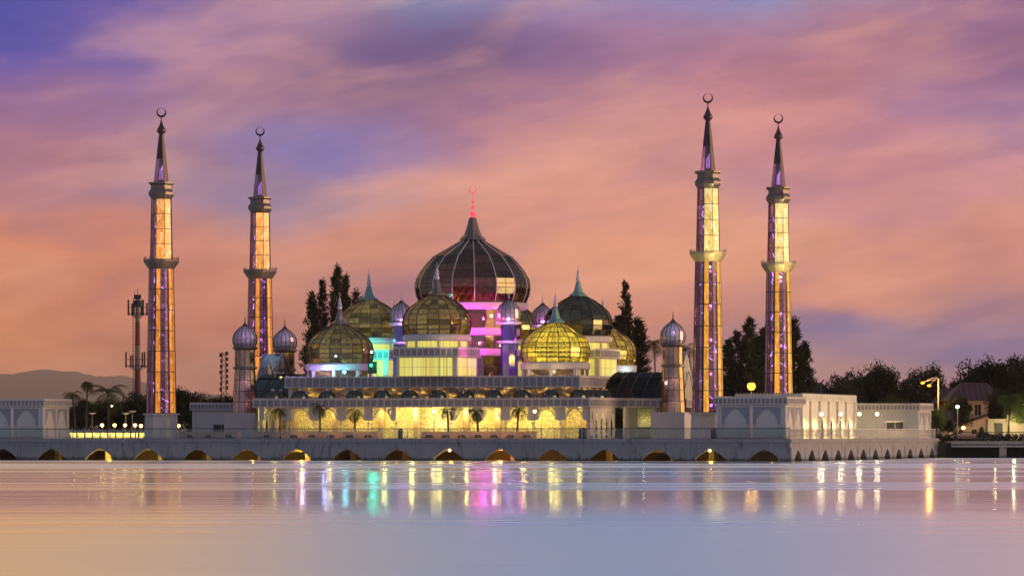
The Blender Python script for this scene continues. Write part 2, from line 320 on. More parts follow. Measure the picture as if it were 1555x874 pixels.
# ------------------------------------------------------------------ mesh builder
class MB:
    def __init__(s): s.v = []; s.f = []; s.r = []; s.body = None
    def add(s, vs, fs, r=None):
        b = len(s.v); s.v += [tuple(q) for q in vs]
        for f in fs:
            s.f.append(tuple(b + i for i in f)); s.r.append(random.random() if r is None else r)
        return s
    def box(s, x0, x1, y0, y1, z0, z1):
        vs = [(x, y, z) for z in (z0, z1) for x, y in ((x0, y0), (x1, y0), (x1, y1), (x0, y1))]
        return s.add(vs, [(0, 3, 2, 1), (4, 5, 6, 7), (0, 1, 5, 4), (1, 2, 6, 5), (2, 3, 7, 6), (3, 0, 4, 7)])
    def ring(s, pts, z0, z1):   # vertical prism
        n = len(pts); vs = [(x, y, z0) for x, y in pts] + [(x, y, z1) for x, y in pts]
        return s.add(vs, [tuple(range(n - 1, -1, -1)), tuple(range(n, 2 * n))] + [(i, (i + 1) % n, n + (i + 1) % n, n + i) for i in range(n)])
    def lathe(s, prof, n, cx=0, cy=0, ph=0, cap=True, angs=None):
        a = [ph + 2 * pi * i / n for i in range(n)] if angs is None else angs; n = len(a)
        vs = [(cx + r * math.sin(t), cy - r * math.cos(t), z) for r, z in prof for t in a]
        fs = [(j * n + i, j * n + (i + 1) % n, (j + 1) * n + (i + 1) % n, (j + 1) * n + i) for j in range(len(prof) - 1) for i in range(n)]
        if cap: fs += [tuple(range(n - 1, -1, -1)), tuple((len(prof) - 1) * n + i for i in range(n))]
        return s.add(vs, fs)
    def tube(s, p, q, r, n=6, r2=None):
        p, q = Vector(p), Vector(q); d = (q - p).normalized(); a = d.orthogonal().normalized(); b = d.cross(a)
        r2 = r if r2 is None else r2
        vs = [p + (a * math.cos(t) + b * math.sin(t)) * r for t in [2 * pi * i / n for i in range(n)]]
        vs += [q + (a * math.cos(t) + b * math.sin(t)) * r2 for t in [2 * pi * i / n for i in range(n)]]
        return s.add(vs, [(i, (i + 1) % n, n + (i + 1) % n, n + i) for i in range(n)] + [tuple(range(n - 1, -1, -1)), tuple(range(n, 2 * n))])
    def path(s, pts, r, n=5):
        for i in range(len(pts) - 1): s.tube(pts[i], pts[i + 1], r, n)
        return s
    def sph(s, c, r, n=10, m=6, sz=1):
        return s.lathe([(max(r * math.sin(pi * j / m), .001), c[2] - r * sz * math.cos(pi * j / m)) for j in range(m + 1)], n, c[0], c[1], cap=False)
    def arch(s, x0, x1, fn, ztop, y0, y1, zb, n=14, axis=0, back=True):
        """wall bay between x0..x1 with an opening of height fn(t), t in -1..1 (None = solid)"""
        xs = [x0 + (x1 - x0) * i / n for i in range(n + 1)]
        def P(x, y, z): return (x, y, z) if axis == 0 else (y, x, z)
        xc, hw = (x0 + x1) / 2, (x1 - x0) / 2
        hs = [fn((x - xc) / hw) for x in xs]
        for i in range(n):
            a, b, h0, h1 = xs[i], xs[i + 1], max(hs[i], zb), max(hs[i + 1], zb)
            s.add([P(a, y0, h0), P(b, y0, h1), P(b, y0, ztop), P(a, y0, ztop)], [(0, 1, 2, 3)])
            if back: s.add([P(a, y1, h0), P(b, y1, h1), P(b, y1, ztop), P(a, y1, ztop)], [(3, 2, 1, 0)])
            if h0 > zb or h1 > zb: s.add([P(a, y0, h0), P(b, y0, h1), P(b, y1, h1), P(a, y1, h0)], [(3, 2, 1, 0)])
        s.add([P(x0, y0, ztop), P(x1, y0, ztop), P(x1, y1, ztop), P(x0, y1, ztop)], [(0, 1, 2, 3)])
        return s
    def build(s, name, mat, parent=None, smooth=False, **props):
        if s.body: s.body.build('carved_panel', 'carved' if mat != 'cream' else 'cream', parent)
        me = D.meshes.new(name); me.from_pydata(s.v, [], s.f); me.validate(); me.update()
        me.materials.append(M[mat] if isinstance(mat, str) else mat)
        if len(me.polygons) == len(s.r):
            at = me.attributes.new('pane', 'FLOAT', 'FACE'); at.data.foreach_set('value', s.r)
        if smooth: me.polygons.foreach_set('use_smooth', [True] * len(me.polygons))
        o = D.objects.new(name, me); COL.objects.link(o)
        if parent is not None: o.parent = parent
        for k, v in props.items(): o[k] = v
        return o
def thing(name, label, cat, loc, rot=-TH, group=None):
    o = D.objects.new(name, None); o.empty_display_size = 1; COL.objects.link(o)
    o.location = loc; o.rotation_euler = (0, 0, rot); o['label'] = label; o['category'] = cat
    if group: o['group'] = group
    return o
def place(o, loc, rot): o.location = loc; o.rotation_euler = (0, 0, rot); return o
KIDS = {}
def dup(src, loc, rot=None, label=None, scale=None):
    r = src.copy(); COL.objects.link(r); r.location = loc
    if rot is not None: r.rotation_euler = (0, 0, rot)
    if label: r['label'] = label
    if scale: r.scale = scale
    def rec(a, b):
        for ch in [o for o in D.objects if o.parent == a]:
            c = ch.copy(); COL.objects.link(c); c.parent = b; rec(ch, c)
    rec(src, r)
    return r
def struct(mb, name, mat): o = mb.build(name, mat); o['kind'] = 'structure'; return o
LN = [0]
def light(u, v, z, P, col, rad=.25, world=None, spot=None, aim=None, name='flood_light'):
    l = D.lights.new(name, 'SPOT' if spot else 'POINT'); l.energy = P; l.color = col; l.shadow_soft_size = rad
    o = D.objects.new(name, l); COL.objects.link(o); o.location = world if world else W(u, v, z)
    if spot:
        l.spot_size = R(spot); l.spot_blend = .6
        o.rotation_euler = (Vector(o.location) - Vector(aim)).to_track_quat('Z', 'Y').to_euler()
    return o

# ------------------------------------------------------------------ water, land, hill
mb = MB(); mb.add([(-2500, -50, 0), (2500, -50, 0), (2500, 700, 0), (-2500, 700, 0)], [(0, 1, 2, 3)]); struct(mb, 'river', 'water')
mb = MB(); mb.ring([(-8500, 660), (40, 660), (62, 612), (8500, 612), (8500, 29500), (-8500, 29500)], -2, 2.3); struct(mb, 'ground', 'ground')
def hill(name, pts, Y, depth, seed):
    rnd = random.Random(seed); mb = MB(); n = 160; x0, x1 = pts[0][0], pts[-1][0]; rows = []
    def hz(x):
        for (a, za), (b, zb) in zip(pts, pts[1:]):
            if a <= x <= b:
                t = (x - a) / (b - a); t = t * t * (3 - 2 * t); return za + (zb - za) * t
        return pts[-1][1]
    for j in range(9):
        t = j / 8 * 2 - 1; rows.append([(x0 + (x1 - x0) * i / n, Y + t * depth, 2 + (hz(x0 + (x1 - x0) * i / n) - 2) * (1 - t * t) + rnd.uniform(-1, 1) * 5 * (1 - t * t)) for i in range(n + 1)])
    vs = [p for r in rows for p in r]; fs = [(j * (n + 1) + i, j * (n + 1) + i + 1, (j + 1) * (n + 1) + i + 1, (j + 1) * (n + 1) + i) for j in range(8) for i in range(n)]
    mb.add(vs, fs); o = mb.build(name, 'hill', smooth=True); o['kind'] = 'structure'
HY = 26000
hill('hills', [(XP(p, HY), ZY(y, HY)) for p, y in ((-500, 640), (-150, 590), (20, 567), (60, 561), (110, 563), (150, 571), (185, 570), (230, 582), (300, 596), (420, 610), (700, 640))], HY, 2000, 3)

# ------------------------------------------------------------------ promenade (the quay platform)
UL = -128.0; VB = 88.0
prom = thing('promenade', 'long pale concrete quay platform with pointed arches standing in the river', 'promenade', W(0, 0, 0))
mb = MB(); mb.ring([(UL, -.22), (.22, -.22), (.22, VB), (UL, VB)], 2.40, DZ); mb.box(UL, .02, -.02, .35, DZ, 2.87); mb.box(-.33, .02, .35, VB, DZ, 2.87); mb.build('deck_slab', 'quay', prom)
mb = MB(); mb.box(UL, 0, 0, .5, 1.77, 2.40); mb.box(-.5, 0, .5, VB, 1.77, 2.40); mb.build('fascia', 'quay', prom)
def og(t, w=.64, h=1.52):
    a = abs(t) / w
    return -1 if a >= 1 else h * (.58 * (1 - a ** 2.0) + .42 * (1 - a))
mb = MB(); cx = -3.4
fr = []
while cx > UL + 4:
    mb.arch(cx - 3.52, cx + 3.52, og, 1.77, -.10, .45, -.4, 28); fr.append(cx); cx -= 7.04
mb.box(.12, .12 + .001, -.1, .2, -.4, 1.77)
for c in fr: mb.box(c + 3.46, c + 3.58, -.13, -.101, -.4, 1.76)
mb.build('arch_wall', 'quay', prom)
mb = MB(); cv = 3.75; sa = []
while cv < VB - 2:
    mb.arch(cv - 3.62, cv + 3.62, lambda t: og(t, .56, 1.45), 1.77, .10, -.45, -.4, 28, axis=1); sa.append(cv); cv += 7.24
for c in sa: mb.box(.101, .16, c + 3.52, c + 3.68, -.4, 1.76)
mb.build('side_arch_wall', 'quay', prom)
# under the deck: beams, piles, back wall
mb = MB(); mb.box(UL, -13, 13.5, 13.8, -.4, 2.39); mb.box(-13.3, -13, 13.8, VB, -.4, 2.39); mb.build('inner_wall', 'under', prom)
for i, c in enumerate(fr):
    mb = MB(); rr = random.Random(i)
    dx = rr.uniform(-1.5, 1.5)
    mb.box(c + dx - .35, c + dx + .35, 4.4, 5.1, -.5, 1.9); mb.build('pile', 'under', prom)
    MB().box(c - dx * .6 + 1.0, c - dx * .6 + 1.9, 5.6, 6.2, -.5, 2.39).build('pile', 'under', prom)
    mb = MB(); mb.box(c - 3.3, c + 3.3, 4.2 + rr.uniform(0, 1), 6.9, 1.05 + rr.uniform(0, .3), 2.38); mb.build('beam', 'under', prom)
for i, c in enumerate(sa):
    mb = MB(); mb.box(-2.9, -2.2, c + 2.4, c + 3.1, -.5, 1.9); mb.build('pile', 'under', prom)
for i, c in enumerate(fr[:15]):
    rr = random.Random(50 + i)
    light(c + rr.uniform(-1.5, 2.0), 2.6 + rr.uniform(0, 1.2), 1.0, [12, 520, 90, 18, 700, 30, 380][i * 3 % 7], (1, rr.uniform(.33, .55), .06), .10, name='under_deck_light')

# ------------------------------------------------------------------ railings
def railing(label, along, n, step, start, glassy):
    r = thing('railing', label, 'railing', W(0, 0, 0)); L = n * step
    def P(t, off, z): return (start - t, .12 + off, z) if along == 'u' else (-.12 - off, start + t, z)
    for i in range(n + 1):
        mb = MB(); a = P(i * step - .045, -.045, 0); b = P(i * step + .045, .045, 0)
        mb.box(min(a[0], b[0]), max(a[0], b[0]), min(a[1], b[1]), max(a[1], b[1]), 2.87, 4.26 if i % 7 else 4.36); mb.build('post', 'steel' if glassy else 'cream', r)
    mb = MB(); mb.tube(P(0, 0, 4.16), P(L, 0, 4.16), .05, 6); mb.tube(P(0, 0, 2.98), P(L, 0, 2.98), .03, 5); mb.build('handrail', 'dark' if glassy else 'cream', r)
    mb = MB()
    for i in range(n):
        a, b = P(i * step + .07, 0, 3.04), P(i * step + step - .07, 0, 4.08)
        if glassy:
            mb.add([a, (b[0], b[1], a[2]), b, (a[0], a[1], b[2])], [(0, 1, 2, 3)])
        else:   # scrolled infill of crossing bars
            k = 9
            for j in range(k):
                t0, t1 = j / k, (j + 1) / k; sw = (step - .14)
                p = lambda t, z: P(i * step + .07 + sw * t, 0, z)
                mb.tube(p(t0, 3.05), p(t1, 4.1), .022, 4); mb.tube(p(t1, 3.05), p(t0, 4.1), .022, 4)
    mb.build('glass_panel' if glassy else 'infill', 'railglass' if glassy else 'cream', r)
railing('long glass panelled railing with slim grey posts along the river front of the quay', 'u', 67, 1.83, -.12, True)
railing('cream scrollwork railing along the right flank of the quay', 'v', 24, 3.6, .12, False)

# ------------------------------------------------------------------ minarets
def facet(prof, a0, a1, mb, rowfn=None):
    """flat panes between angles a0,a1 (from -Y towards +X) following a (r,z) profile"""
    for (r0, z0), (r1, z1) in zip(prof, prof[1:]):
        q = [(r0 * math.sin(a0), -r0 * math.cos(a0), z0), (r0 * math.sin(a1), -r0 * math.cos(a1), z0), (r1 * math.sin(a1), -r1 * math.cos(a1), z1), (r1 * math.sin(a0), -r1 * math.cos(a0), z1)]
        mb.add(q, [(0, 1, 2, 3)])
def crescent(mb, cx, cz, r, th=.12, w=.28):
    n = 26; vs = []
    for i in range(n + 1):
        a = R(-90 + 180 - 168 + 336 * i / n) - pi / 2 + pi / 2
        a = R(90 + 5 + 350 * i / n)          # gap at the top
        ww = w * r * (.07 + .93 * max(0, math.sin(pi * i / n)) ** 1.5) * 1.55
        ro, ri = r, r - ww
        for rr, yy in ((ro, -th), (ri, -th), (ri, th), (ro, th)):
            vs.append((cx + rr * math.cos(a), yy, cz + rr * math.sin(a)))
    fs = [(4 * i + j, 4 * i + (j + 1) % 4, 4 * i + 4 + (j + 1) % 4, 4 * i + 4 + j) for i in range(n) for j in range(4)]
    mb.add(vs, fs)
def rad(z, prof):
    for (r0, z0), (r1, z1) in zip(prof, prof[1:]):
        if z0 <= z <= z1: return r0 + (r1 - r0) * (z - z0) / (z1 - z0)
    return prof[-1][0]
def minaret(label, u, v, tint='warm', seed=0):
    rr = random.Random(seed)
    t = thing('minaret', label, 'minaret', W(u, v, DZ), 0, 'minarets at the corners of the mosque')
    oc = [R(22.5 + 45 * i) for i in range(8)]
    mb = MB(); mb.lathe([(2.45, 0), (2.33, 3.3)], 8, ph=R(22.5)); mb.lathe([(2.62, 3.3), (2.62, 3.52)], 8, ph=R(22.5)); mb.build('plinth', 'plinth', t)
    zs = [3.54 + (23.2 - 3.54) * i / 7 for i in range(8)]; lp = [(2.04, 3.54), (1.66, 23.2)]
    prof = [(rad(z, lp), z) for z in zs]
    gold = MB(); gl = MB(); fr_ = MB(); dk = MB()
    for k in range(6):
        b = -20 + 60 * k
        gd = gold if k in (0, 1) else dk  # gold panels away from the lit side get dark panes, shade as colour
        facet(prof, R(b), R(b + 22), gd); facet(prof, R(b + 22), R(b + 38), gold if k == 1 else gl); facet(prof, R(b + 38), R(b + 55), gl)  # one glass bay is painted as lit gold too
        facet(prof, R(b + 55), R(b + 60), fr_)
        for a in (b, b + 22, b + 38, b + 55):
            fr_.tube((prof[0][0] * math.sin(R(a)), -prof[0][0] * math.cos(R(a)), zs[0]), (prof[-1][0] * math.sin(R(a)), -prof[-1][0] * math.cos(R(a)), zs[-1]), .05, 4)
    for r, z in prof:
        angs = [R(b + d) for b in range(-20, 340, 60) for d in (0, 22, 38, 55)]
        fr_.lathe([(r + .03, z - .05), (r + .03, z + .05)], 0, angs=angs, cap=False)
    gold.build('lit_gold_panels', 'amber_lit' if tint == 'warm' else 'yellow_lit', t); dk.build('shaded_panels', 'bodyglass', t); gl.build('glass_panels', 'mglass', t); fr_.build('shaft_frame', 'dark_frame', t)
    mb = MB(); mb.lathe([(1.74, 23.15), (2.1, 23.6), (2.46, 24.15), (2.46, 24.42), (2.2, 24.5)], 12, ph=R(15))
    for i in range(24):
        a = R(7.5 + 15 * i); x, y = 2.36 * math.sin(a), -2.36 * math.cos(a); mb.tube((x, y, 24.42), (x, y, 24.85), .075, 4, .02)
    mb.build('balcony', 'metal_beige_lit' if tint != 'warm' else 'metal_beige', t)
    up = [(1.52, 24.5), (1.36, 32.7)]; zs2 = [24.5 + 8.2 * i / 4 for i in range(5)]; prof = [(rad(z, up) * 1.03, z) for z in zs2]
    gold = MB(); gl = MB(); fr_ = MB()
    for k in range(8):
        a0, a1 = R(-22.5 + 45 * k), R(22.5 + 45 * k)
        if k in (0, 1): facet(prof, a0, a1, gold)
        else: facet(prof, a0, (a0 + a1) / 2, gl); facet(prof, (a0 + a1) / 2, a1, gl)
        fr_.tube((prof[0][0] * math.sin(a0), -prof[0][0] * math.cos(a0), zs2[0]), (prof[-1][0] * math.sin(a0), -prof[-1][0] * math.cos(a0), zs2[-1]), .045, 4)
    for r, z in prof: fr_.lathe([(r + .02, z - .04), (r + .02, z + .04)], 8, ph=R(22.5), cap=False)
    gold.build('lit_gold_panels', 'gold_lit' if tint == 'warm' else 'gold_lit_bright', t, label='golden panels of the upper shaft with painted-in light'); gl.build('glass_panels', 'mglass', t); fr_.build('shaft_frame', 'dark_frame', t)
    mb = MB(); mb.lathe([(1.42, 32.65), (1.82, 33.25), (1.84, 33.6), (1.5, 34.05), (1.5, 34.55), (1.82, 34.75), (1.82, 34.95), (1.1, 35.0)], 8, ph=R(22.5)); mb.build('collar', 'metal_beige', t)
    sp = [(1.06, 35), (.72, 38.2), (.52, 40.0), (.34, 41.5)]
    mb = MB(); facet(sp[1:], 0, 0, mb) if 0 else None
    for k in range(8):
        a0, a1 = R(-22.5 + 45 * k), R(22.5 + 45 * k); facet(sp[1:], a0, a1, mb)
        if k in (1, 2, 4, 6): facet(sp[:2], a0, a1, mb)
    mb.build('spire', 'bronze', t)
    mb = MB()
    for k in (0, 3, 5, 7): facet([(1.06, 35), (.9, 36.6), (.72, 38.2)], R(-22.5 + 45 * k), R(22.5 + 45 * k), mb)
    mb.build('spire_glass', 'mglass', t)
    mb = MB(); mb.lathe([(.34, 41.45), (.30, 41.6), (.55, 41.75), (.63, 42.0), (.56, 42.2), (.3, 42.7), (.13, 43.2), (.06, 43.6), (.10, 43.66), (.05, 43.8), (.04, 44.0)], 12); mb.build('finial', 'copper', t, smooth=True)
    mb = MB(); crescent(mb, 0, 44.45, .66); mb.build('crescent', 'dark', t)
    q = W(u, v, DZ); cd = Vector((-q.x, -q.y, 0)).normalized() * 3.6; bl = 1.0 if tint != 'warm' else .25
    light(0, 0, 0, 420 * bl, (1, .82, .30), .1, world=q + cd + Vector((1.2, 0, 22.6)), name='balcony_light'); light(0, 0, 0, 110 * bl, (1, .8, .35), .1, world=q + cd * .7 + Vector((1.0, 0, 31.9)), name='collar_light')
    # lattice core and lights seen through the glass
    mb = MB(); ne = MB()
    for j in range(22):
        z0 = 3.7 + j * (27.6 / 22); z1 = z0 + 27.6 / 22; r = (rad(min(z0, 23.1), lp) if z0 < 23.2 else 1.4) * .62
        for k in range(4):
            a, b = R(45 + 90 * k + 10), R(45 + 90 * (k + 1) + 10)
            if j % 2: a, b = b, a
            mb.tube((r * math.sin(a), -r * math.cos(a), z0), (r * math.sin(b), -r * math.cos(b), z1), .045, 4)
            mb.tube((r * math.sin(a), -r * math.cos(a), z0), (r * math.sin(a), -r * math.cos(a), z1), .06, 4)
            if rr.random() < .30:
                q = rr.uniform(.2, .5); p = Vector((r * math.sin(a), -r * math.cos(a), z0)) * 1.18; s = Vector((r * math.sin(b), -r * math.cos(b), z1)) * 1.18; p.z = z0; s.z = z1
                ne.tube(p.lerp(s, q - .2), p.lerp(s, q + .3), rr.uniform(.04, .085), 4)
            if rr.random() < .22: ne.sph((r * 1.1 * math.sin(a), -r * 1.1 * math.cos(a), z0 + .2), rr.uniform(.08, .22), 6, 4)
    for k in range(3): ne.tube((.2 * k - .2, -.35, 35.3), (.15 * k - .15, -.3, 36.6 + .3 * k), .04, 4)
    mb.build('inner_lattice', 'white_frame', t); ne.build('light_tubes', 'neon', t)
    for z in (4.4, 8.5, 13, 17.5, 22): light(0, 0, 0, 55, (.75, .35, 1), .2, world=W(u, v, DZ + z), name='shaft_light')
    light(0, 0, 0, 22, (.8, .4, 1), .2, world=W(u, v, DZ + 28), name='shaft_light'); light(0, 0, 0, 5, (.8, .3, 1), .1, world=W(u, v, DZ + 35.8), name='shaft_light')
    return t
# light on the gold panels' lit side, put into their colour as emission
def litgold(name, cols, es):
    m, g = newmat(name); o = g.n('ShaderNodeTexCoord').outputs['Object']
    at = g.n('ShaderNodeAttribute', attribute_name='pane').outputs['Fac']
    n1 = g.noise(g.vm('MULTIPLY', g.vm('ADD', o, g.n('ShaderNodeObjectInfo').outputs['Location']), (1.4, 1.4, .5)), 1.3, 4, .6, 1.6)[0]
    kk = g.ramp(n1, [(.3, tuple(q * .62 for q in cols[0])), (.5, cols[1]), (.60, cols[2]), (.80, (1.0, .92, .75))])
    kk = g.vm('SCALE', kk, sc=g.m('ADD', .8, g.m('MULTIPLY', at, .4)))
    out(g, princ(g, (.10, .05, .02), .25, 0, emis=kk, es=es, spec=.35)); M[name] = m
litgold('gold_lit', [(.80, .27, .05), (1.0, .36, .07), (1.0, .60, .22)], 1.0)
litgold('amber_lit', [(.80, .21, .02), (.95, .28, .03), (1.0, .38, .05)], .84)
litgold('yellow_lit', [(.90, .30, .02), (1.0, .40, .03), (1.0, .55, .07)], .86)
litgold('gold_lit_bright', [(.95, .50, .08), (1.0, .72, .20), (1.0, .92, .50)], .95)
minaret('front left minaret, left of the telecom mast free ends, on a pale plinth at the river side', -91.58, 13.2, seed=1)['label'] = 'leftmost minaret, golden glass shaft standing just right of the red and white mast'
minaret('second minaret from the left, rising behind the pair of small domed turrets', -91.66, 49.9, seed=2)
minaret('tallest looking minaret, rising from behind the left end of the arched white pavilion', -14.40, 13.2, seed=3, tint='bright')
minaret('rightmost of the four minarets, rising behind the arched white pavilion', -14.35, 49.9, seed=4, tint='bright')

# ------------------------------------------------------------------ domes
ONION = [(48, 0), (51, 11), (50.6, 26), (44.7, 36), (33.5, 46), (22, 53.5), (12, 58.5)]
def smoothprof(P, rows):
    zs = [p[1] for p in P]; o = []
    for i in range(rows + 1):
        z = zs[-1] * i / rows
        for (r0, z0), (r1, z1) in zip(P, P[1:]):
            if z0 <= z <= z1 + 1e-6: t = (z - z0) / (z1 - z0); o.append((r0 + (r1 - r0) * t, z)); break
    return o
def dome_parts(par, cx, cy, z0, prof, n, mat, ribmat, ribr=.07, ph=0, ringr=.035, sub=True, label=None):
    P = [(r, z + z0) for r, z in prof]
    mb = MB(); mb.lathe(P, n, cx, cy, ph, cap=False)
    d = mb.build('dome', mat, par)
    if label: d['label'] = label
    mb = MB()
    for i in range(n):
        a = ph + 2 * pi * i / n
        mb.path([(cx + (r + .02) * math.sin(a), cy - (r + .02) * math.cos(a), z) for r, z in P], ribr, 4)
    mb.build('rib', ribmat, d); mb = MB()
    for r, z in P: mb.lathe([(r + .01, z - ringr), (r + .03, z), (r + .01, z + ringr)], n, cx, cy, ph, cap=False)
    mb.build('ring', 'dark_frame', d)
    return d
def finial(par, cx, cy, z, s, mat='metal_beige', n=8, cres=False, balls='white_frame'):
    mb = MB(); mb.lathe([(1.08 * s, z), (1.1 * s, z + .18 * s), (.62 * s, z + .5 * s), (.42 * s, z + 1.1 * s), (.27 * s, z + 1.75 * s), (.2 * s, z + 1.8 * s)], n, cx, cy, R(22)); sp = mb.build('spire', mat, par)
    mb = MB(); q = z + 1.8 * s
    for r in (.30, .24, .19, .12):
        mb.sph((cx, cy, q + r * s), r * s, 10, 6, 1.0); q += 1.7 * r * s
    mb.lathe([(.05 * s, q), (.02 * s, q + .7 * s)], 6, cx, cy); mb.build('finial', balls, sp, smooth=True)

# ------------------------------------------------------------------ the mosque
UC, VC = -53.0, 31.6
mosque = thing('mosque', 'white terraced mosque crowned by glass onion domes, its ground floor arcade glowing yellow', 'mosque', W(UC, VC, 0))
def mbox(*a): return MB().box(*a)
def parapet(mb, x0, x1, y0, y1, z0, z1, faces='fr', step=.98, teeth=.33):
    """slab with framed panels and a row of pointed merlons"""
    if mb.body is None: mb.body = MB()
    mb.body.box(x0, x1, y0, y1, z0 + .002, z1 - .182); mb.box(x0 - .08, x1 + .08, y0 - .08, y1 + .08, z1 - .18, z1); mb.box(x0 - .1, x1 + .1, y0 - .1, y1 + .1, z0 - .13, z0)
    def ribs(a, b, fn):
        k = max(1, round((b - a) / step)); st = (b - a) / k
        for i in range(k + 1): fn(a + i * st, .07)
        return
    for key, a, b in (('f', x0, x1), ('b', x0, x1), ('r', y0, y1), ('l', y0, y1)):
        if key not in faces: continue
        def fn(t, w):
            if key == 'f': mb.box(t - w, t + w, y0 - .06, y0, z0, z1 - .181)
            if key == 'b': mb.box(t - w, t + w, y1, y1 + .06, z0, z1 - .181)
            if key == 'r': mb.box(x1, x1 + .06, t - w, t + w, z0, z1 - .181)
            if key == 'l': mb.box(x0 - .06, x0, t - w, t + w, z0, z1 - .181)
        ribs(a, b, fn)
        k = int((b - a) / teeth)
        for i in range(k):
            t = a + (i + .5) * (b - a) / k; h = .19; ww = .1
            if key in 'fb':
                y = y0 + .02 if key == 'f' else y1 - .02
                mb.add([(t - ww, y - .04, z1), (t + ww, y - .04, z1), (t + ww, y + .04, z1), (t - ww, y + .04, z1), (t, y, z1 + h)], [(0, 1, 4), (1, 2, 4), (2, 3, 4), (3, 0, 4)])
            else:
                x = x1 - .02 if key == 'r' else x0 + .02
                mb.add([(x - .04, t - ww, z1), (x + .04, t - ww, z1), (x + .04, t + ww, z1), (x - .04, t + ww, z1), (x, t, z1 + h)], [(0, 1, 4), (1, 2, 4), (2, 3, 4), (3, 0, 4)])
    return mb
LW, LF = 23.6, -22.2           # half width and front of the lower terrace (local)
UWd, UF = 20.8, -17.6
LB = 22.2
SX = LF + 14.1                 # where the wings start
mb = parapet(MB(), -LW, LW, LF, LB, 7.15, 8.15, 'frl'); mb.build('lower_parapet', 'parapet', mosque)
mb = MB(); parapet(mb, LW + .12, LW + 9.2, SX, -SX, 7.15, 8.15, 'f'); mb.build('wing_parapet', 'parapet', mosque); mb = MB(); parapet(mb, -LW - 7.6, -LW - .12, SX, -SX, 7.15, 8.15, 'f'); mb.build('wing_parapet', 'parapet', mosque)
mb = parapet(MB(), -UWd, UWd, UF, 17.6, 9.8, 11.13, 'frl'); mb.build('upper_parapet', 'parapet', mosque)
mb = MB(); mb.box(-UWd + .3, UWd - .3, UF + 1.5, 16, 8.15, 9.66); mb.build('clerestory_wall', 'amber_win', mosque, label='amber lit strip of clerestory windows')
mb = MB()
for i in range(6):
    x = -20.3 + 40.6 * i / 5; mb.box(x - .28, x + .28, UF + .6, UF + 1.2, 8.15, 9.66)
for i in range(21):
    x = -20.3 + 40.6 * i / 20; mb.box(x - .05, x + .05, UF + 1.42, UF + 1.495, 8.15, 9.66)
for y in (-12, -7, -2, 3, 8): mb.box(UWd - .9, UWd - .4, y, y + .5, 8.15, 9.66)
mb.build('clerestory_columns', 'cream', mosque)
# small ribbed domes on the lower terrace
def canopy_dome(x, y):
    pr = [(1.18, 0), (1.12, .35), (.95, .68), (.66, .95), (.3, 1.12), (.1, 1.16)]
    MBd = MB(); MBd.lathe([(r, z + 8.16) for r, z in pr], 12, x, y, R(7), cap=False); d = MBd.build('roof_dome', 'canopy', mosque)
    mb = MB()
    for i in range(12):
        a = R(7) + 2 * pi * i / 12; mb.path([(x + (r + .02) * math.sin(a), y - (r + .02) * math.cos(a), z + 8.16) for r, z in pr], .05, 4)
    mb.build('rib', 'dark_frame', d); mb = MB(); mb.lathe([(.3, 9.28), (.25, 9.4), (.05, 9.5)], 8, x, y); mb.build('cap', 'stone', d)
for i in range(12): canopy_dome(-21.5 + 3.92 * i, LF + 1.7)
for i in range(1, 4):
    canopy_dome(LW - 1.8, LF + 1.7 + 3.9 * i); canopy_dome(-LW + 1.8, LF + 1.7 + 3.9 * i)
# arcade
colx = [-22.9, -18.9, -14.9, -11.1, -7.3, -3.4, 4.3, 8.1, 11.9, 15.7, 19.5, 23.3]
AL = .66
def lobed(t):
    a = abs(t)
    return 6.72 - 1.45 * (a / AL) ** 2.4 + (.12 * (1 - a / .12) if a < .12 else 0) if a <= AL else 7.0
def lobe(t):
    a = (1 - abs(t)) / (1 - AL)
    return 5.22 + .16 * (a ** 3) if a <= 1.0 else 7.0
scr = MB(); stn = MB(); trm = MB()
def bay(a, b, y, axis=0):
    pass
for a, b in zip(colx, colx[1:]):
    if b - a > 5: continue
    xc, hw = (a + b) / 2, (b - a) / 2; y = LF + .45; n = 30
    sp_ = MB(); st_ = MB()
    for i in range(n):
        t0, t1 = -AL + 2 * AL * i / n, -AL + 2 * AL * (i + 1) / n
        p, q = (xc + hw * t0, y, lobed(t0)), (xc + hw * t1, y, lobed(t1))
        sp_.add([p, q, (q[0], y, 7.0), (p[0], y, 7.0)], [(0, 1, 2, 3)]); st_.tube(p, q, .07, 5)
    for sg in (-1, 1):
        m_ = 6; xs = [AL + (1 - AL) * i / m_ for i in range(m_ + 1)]
        for i in range(m_):
            x0, x1 = sorted((xc + sg * hw * xs[i], xc + sg * hw * xs[i + 1])); z0 = (lobe(xs[i]) + lobe(xs[i + 1])) / 2
            st_.box(x0, x1, y - .1, y + .15, z0, 7.0)
    o_ = st_.build('arcade_arch', 'parapet', mosque); sp_.build('spandrel_screen', 'screen', o_)
for x in colx:
    mb = MB(); mb.tube((x, LF + .47, DZ), (x, LF + .47, 5.0), .10, 8); mb.lathe([(.2, DZ), (.2, DZ + .25)], 8, x, LF + .47); mb.lathe([(.12, 4.7), (.26, 5.05)], 8, x, LF + .47); mb.build('arcade_column', 'cream', mosque)
side_y = [LF + .6 + 2.32 * i for i in range(6)]
def pointed(t):
    a = abs(t); return -1 if a > .74 else 6.55 - 1.9 * (a / .74) ** 1.7
for xx in (LW - .45, -LW + .15):
    mb = MB()
    for a, b in zip(side_y, side_y[1:]): mb.arch(a, b, pointed, 7.0, xx + .3, xx, DZ, 20, axis=1)
    mb.build('side_arcade', 'cream', mosque)
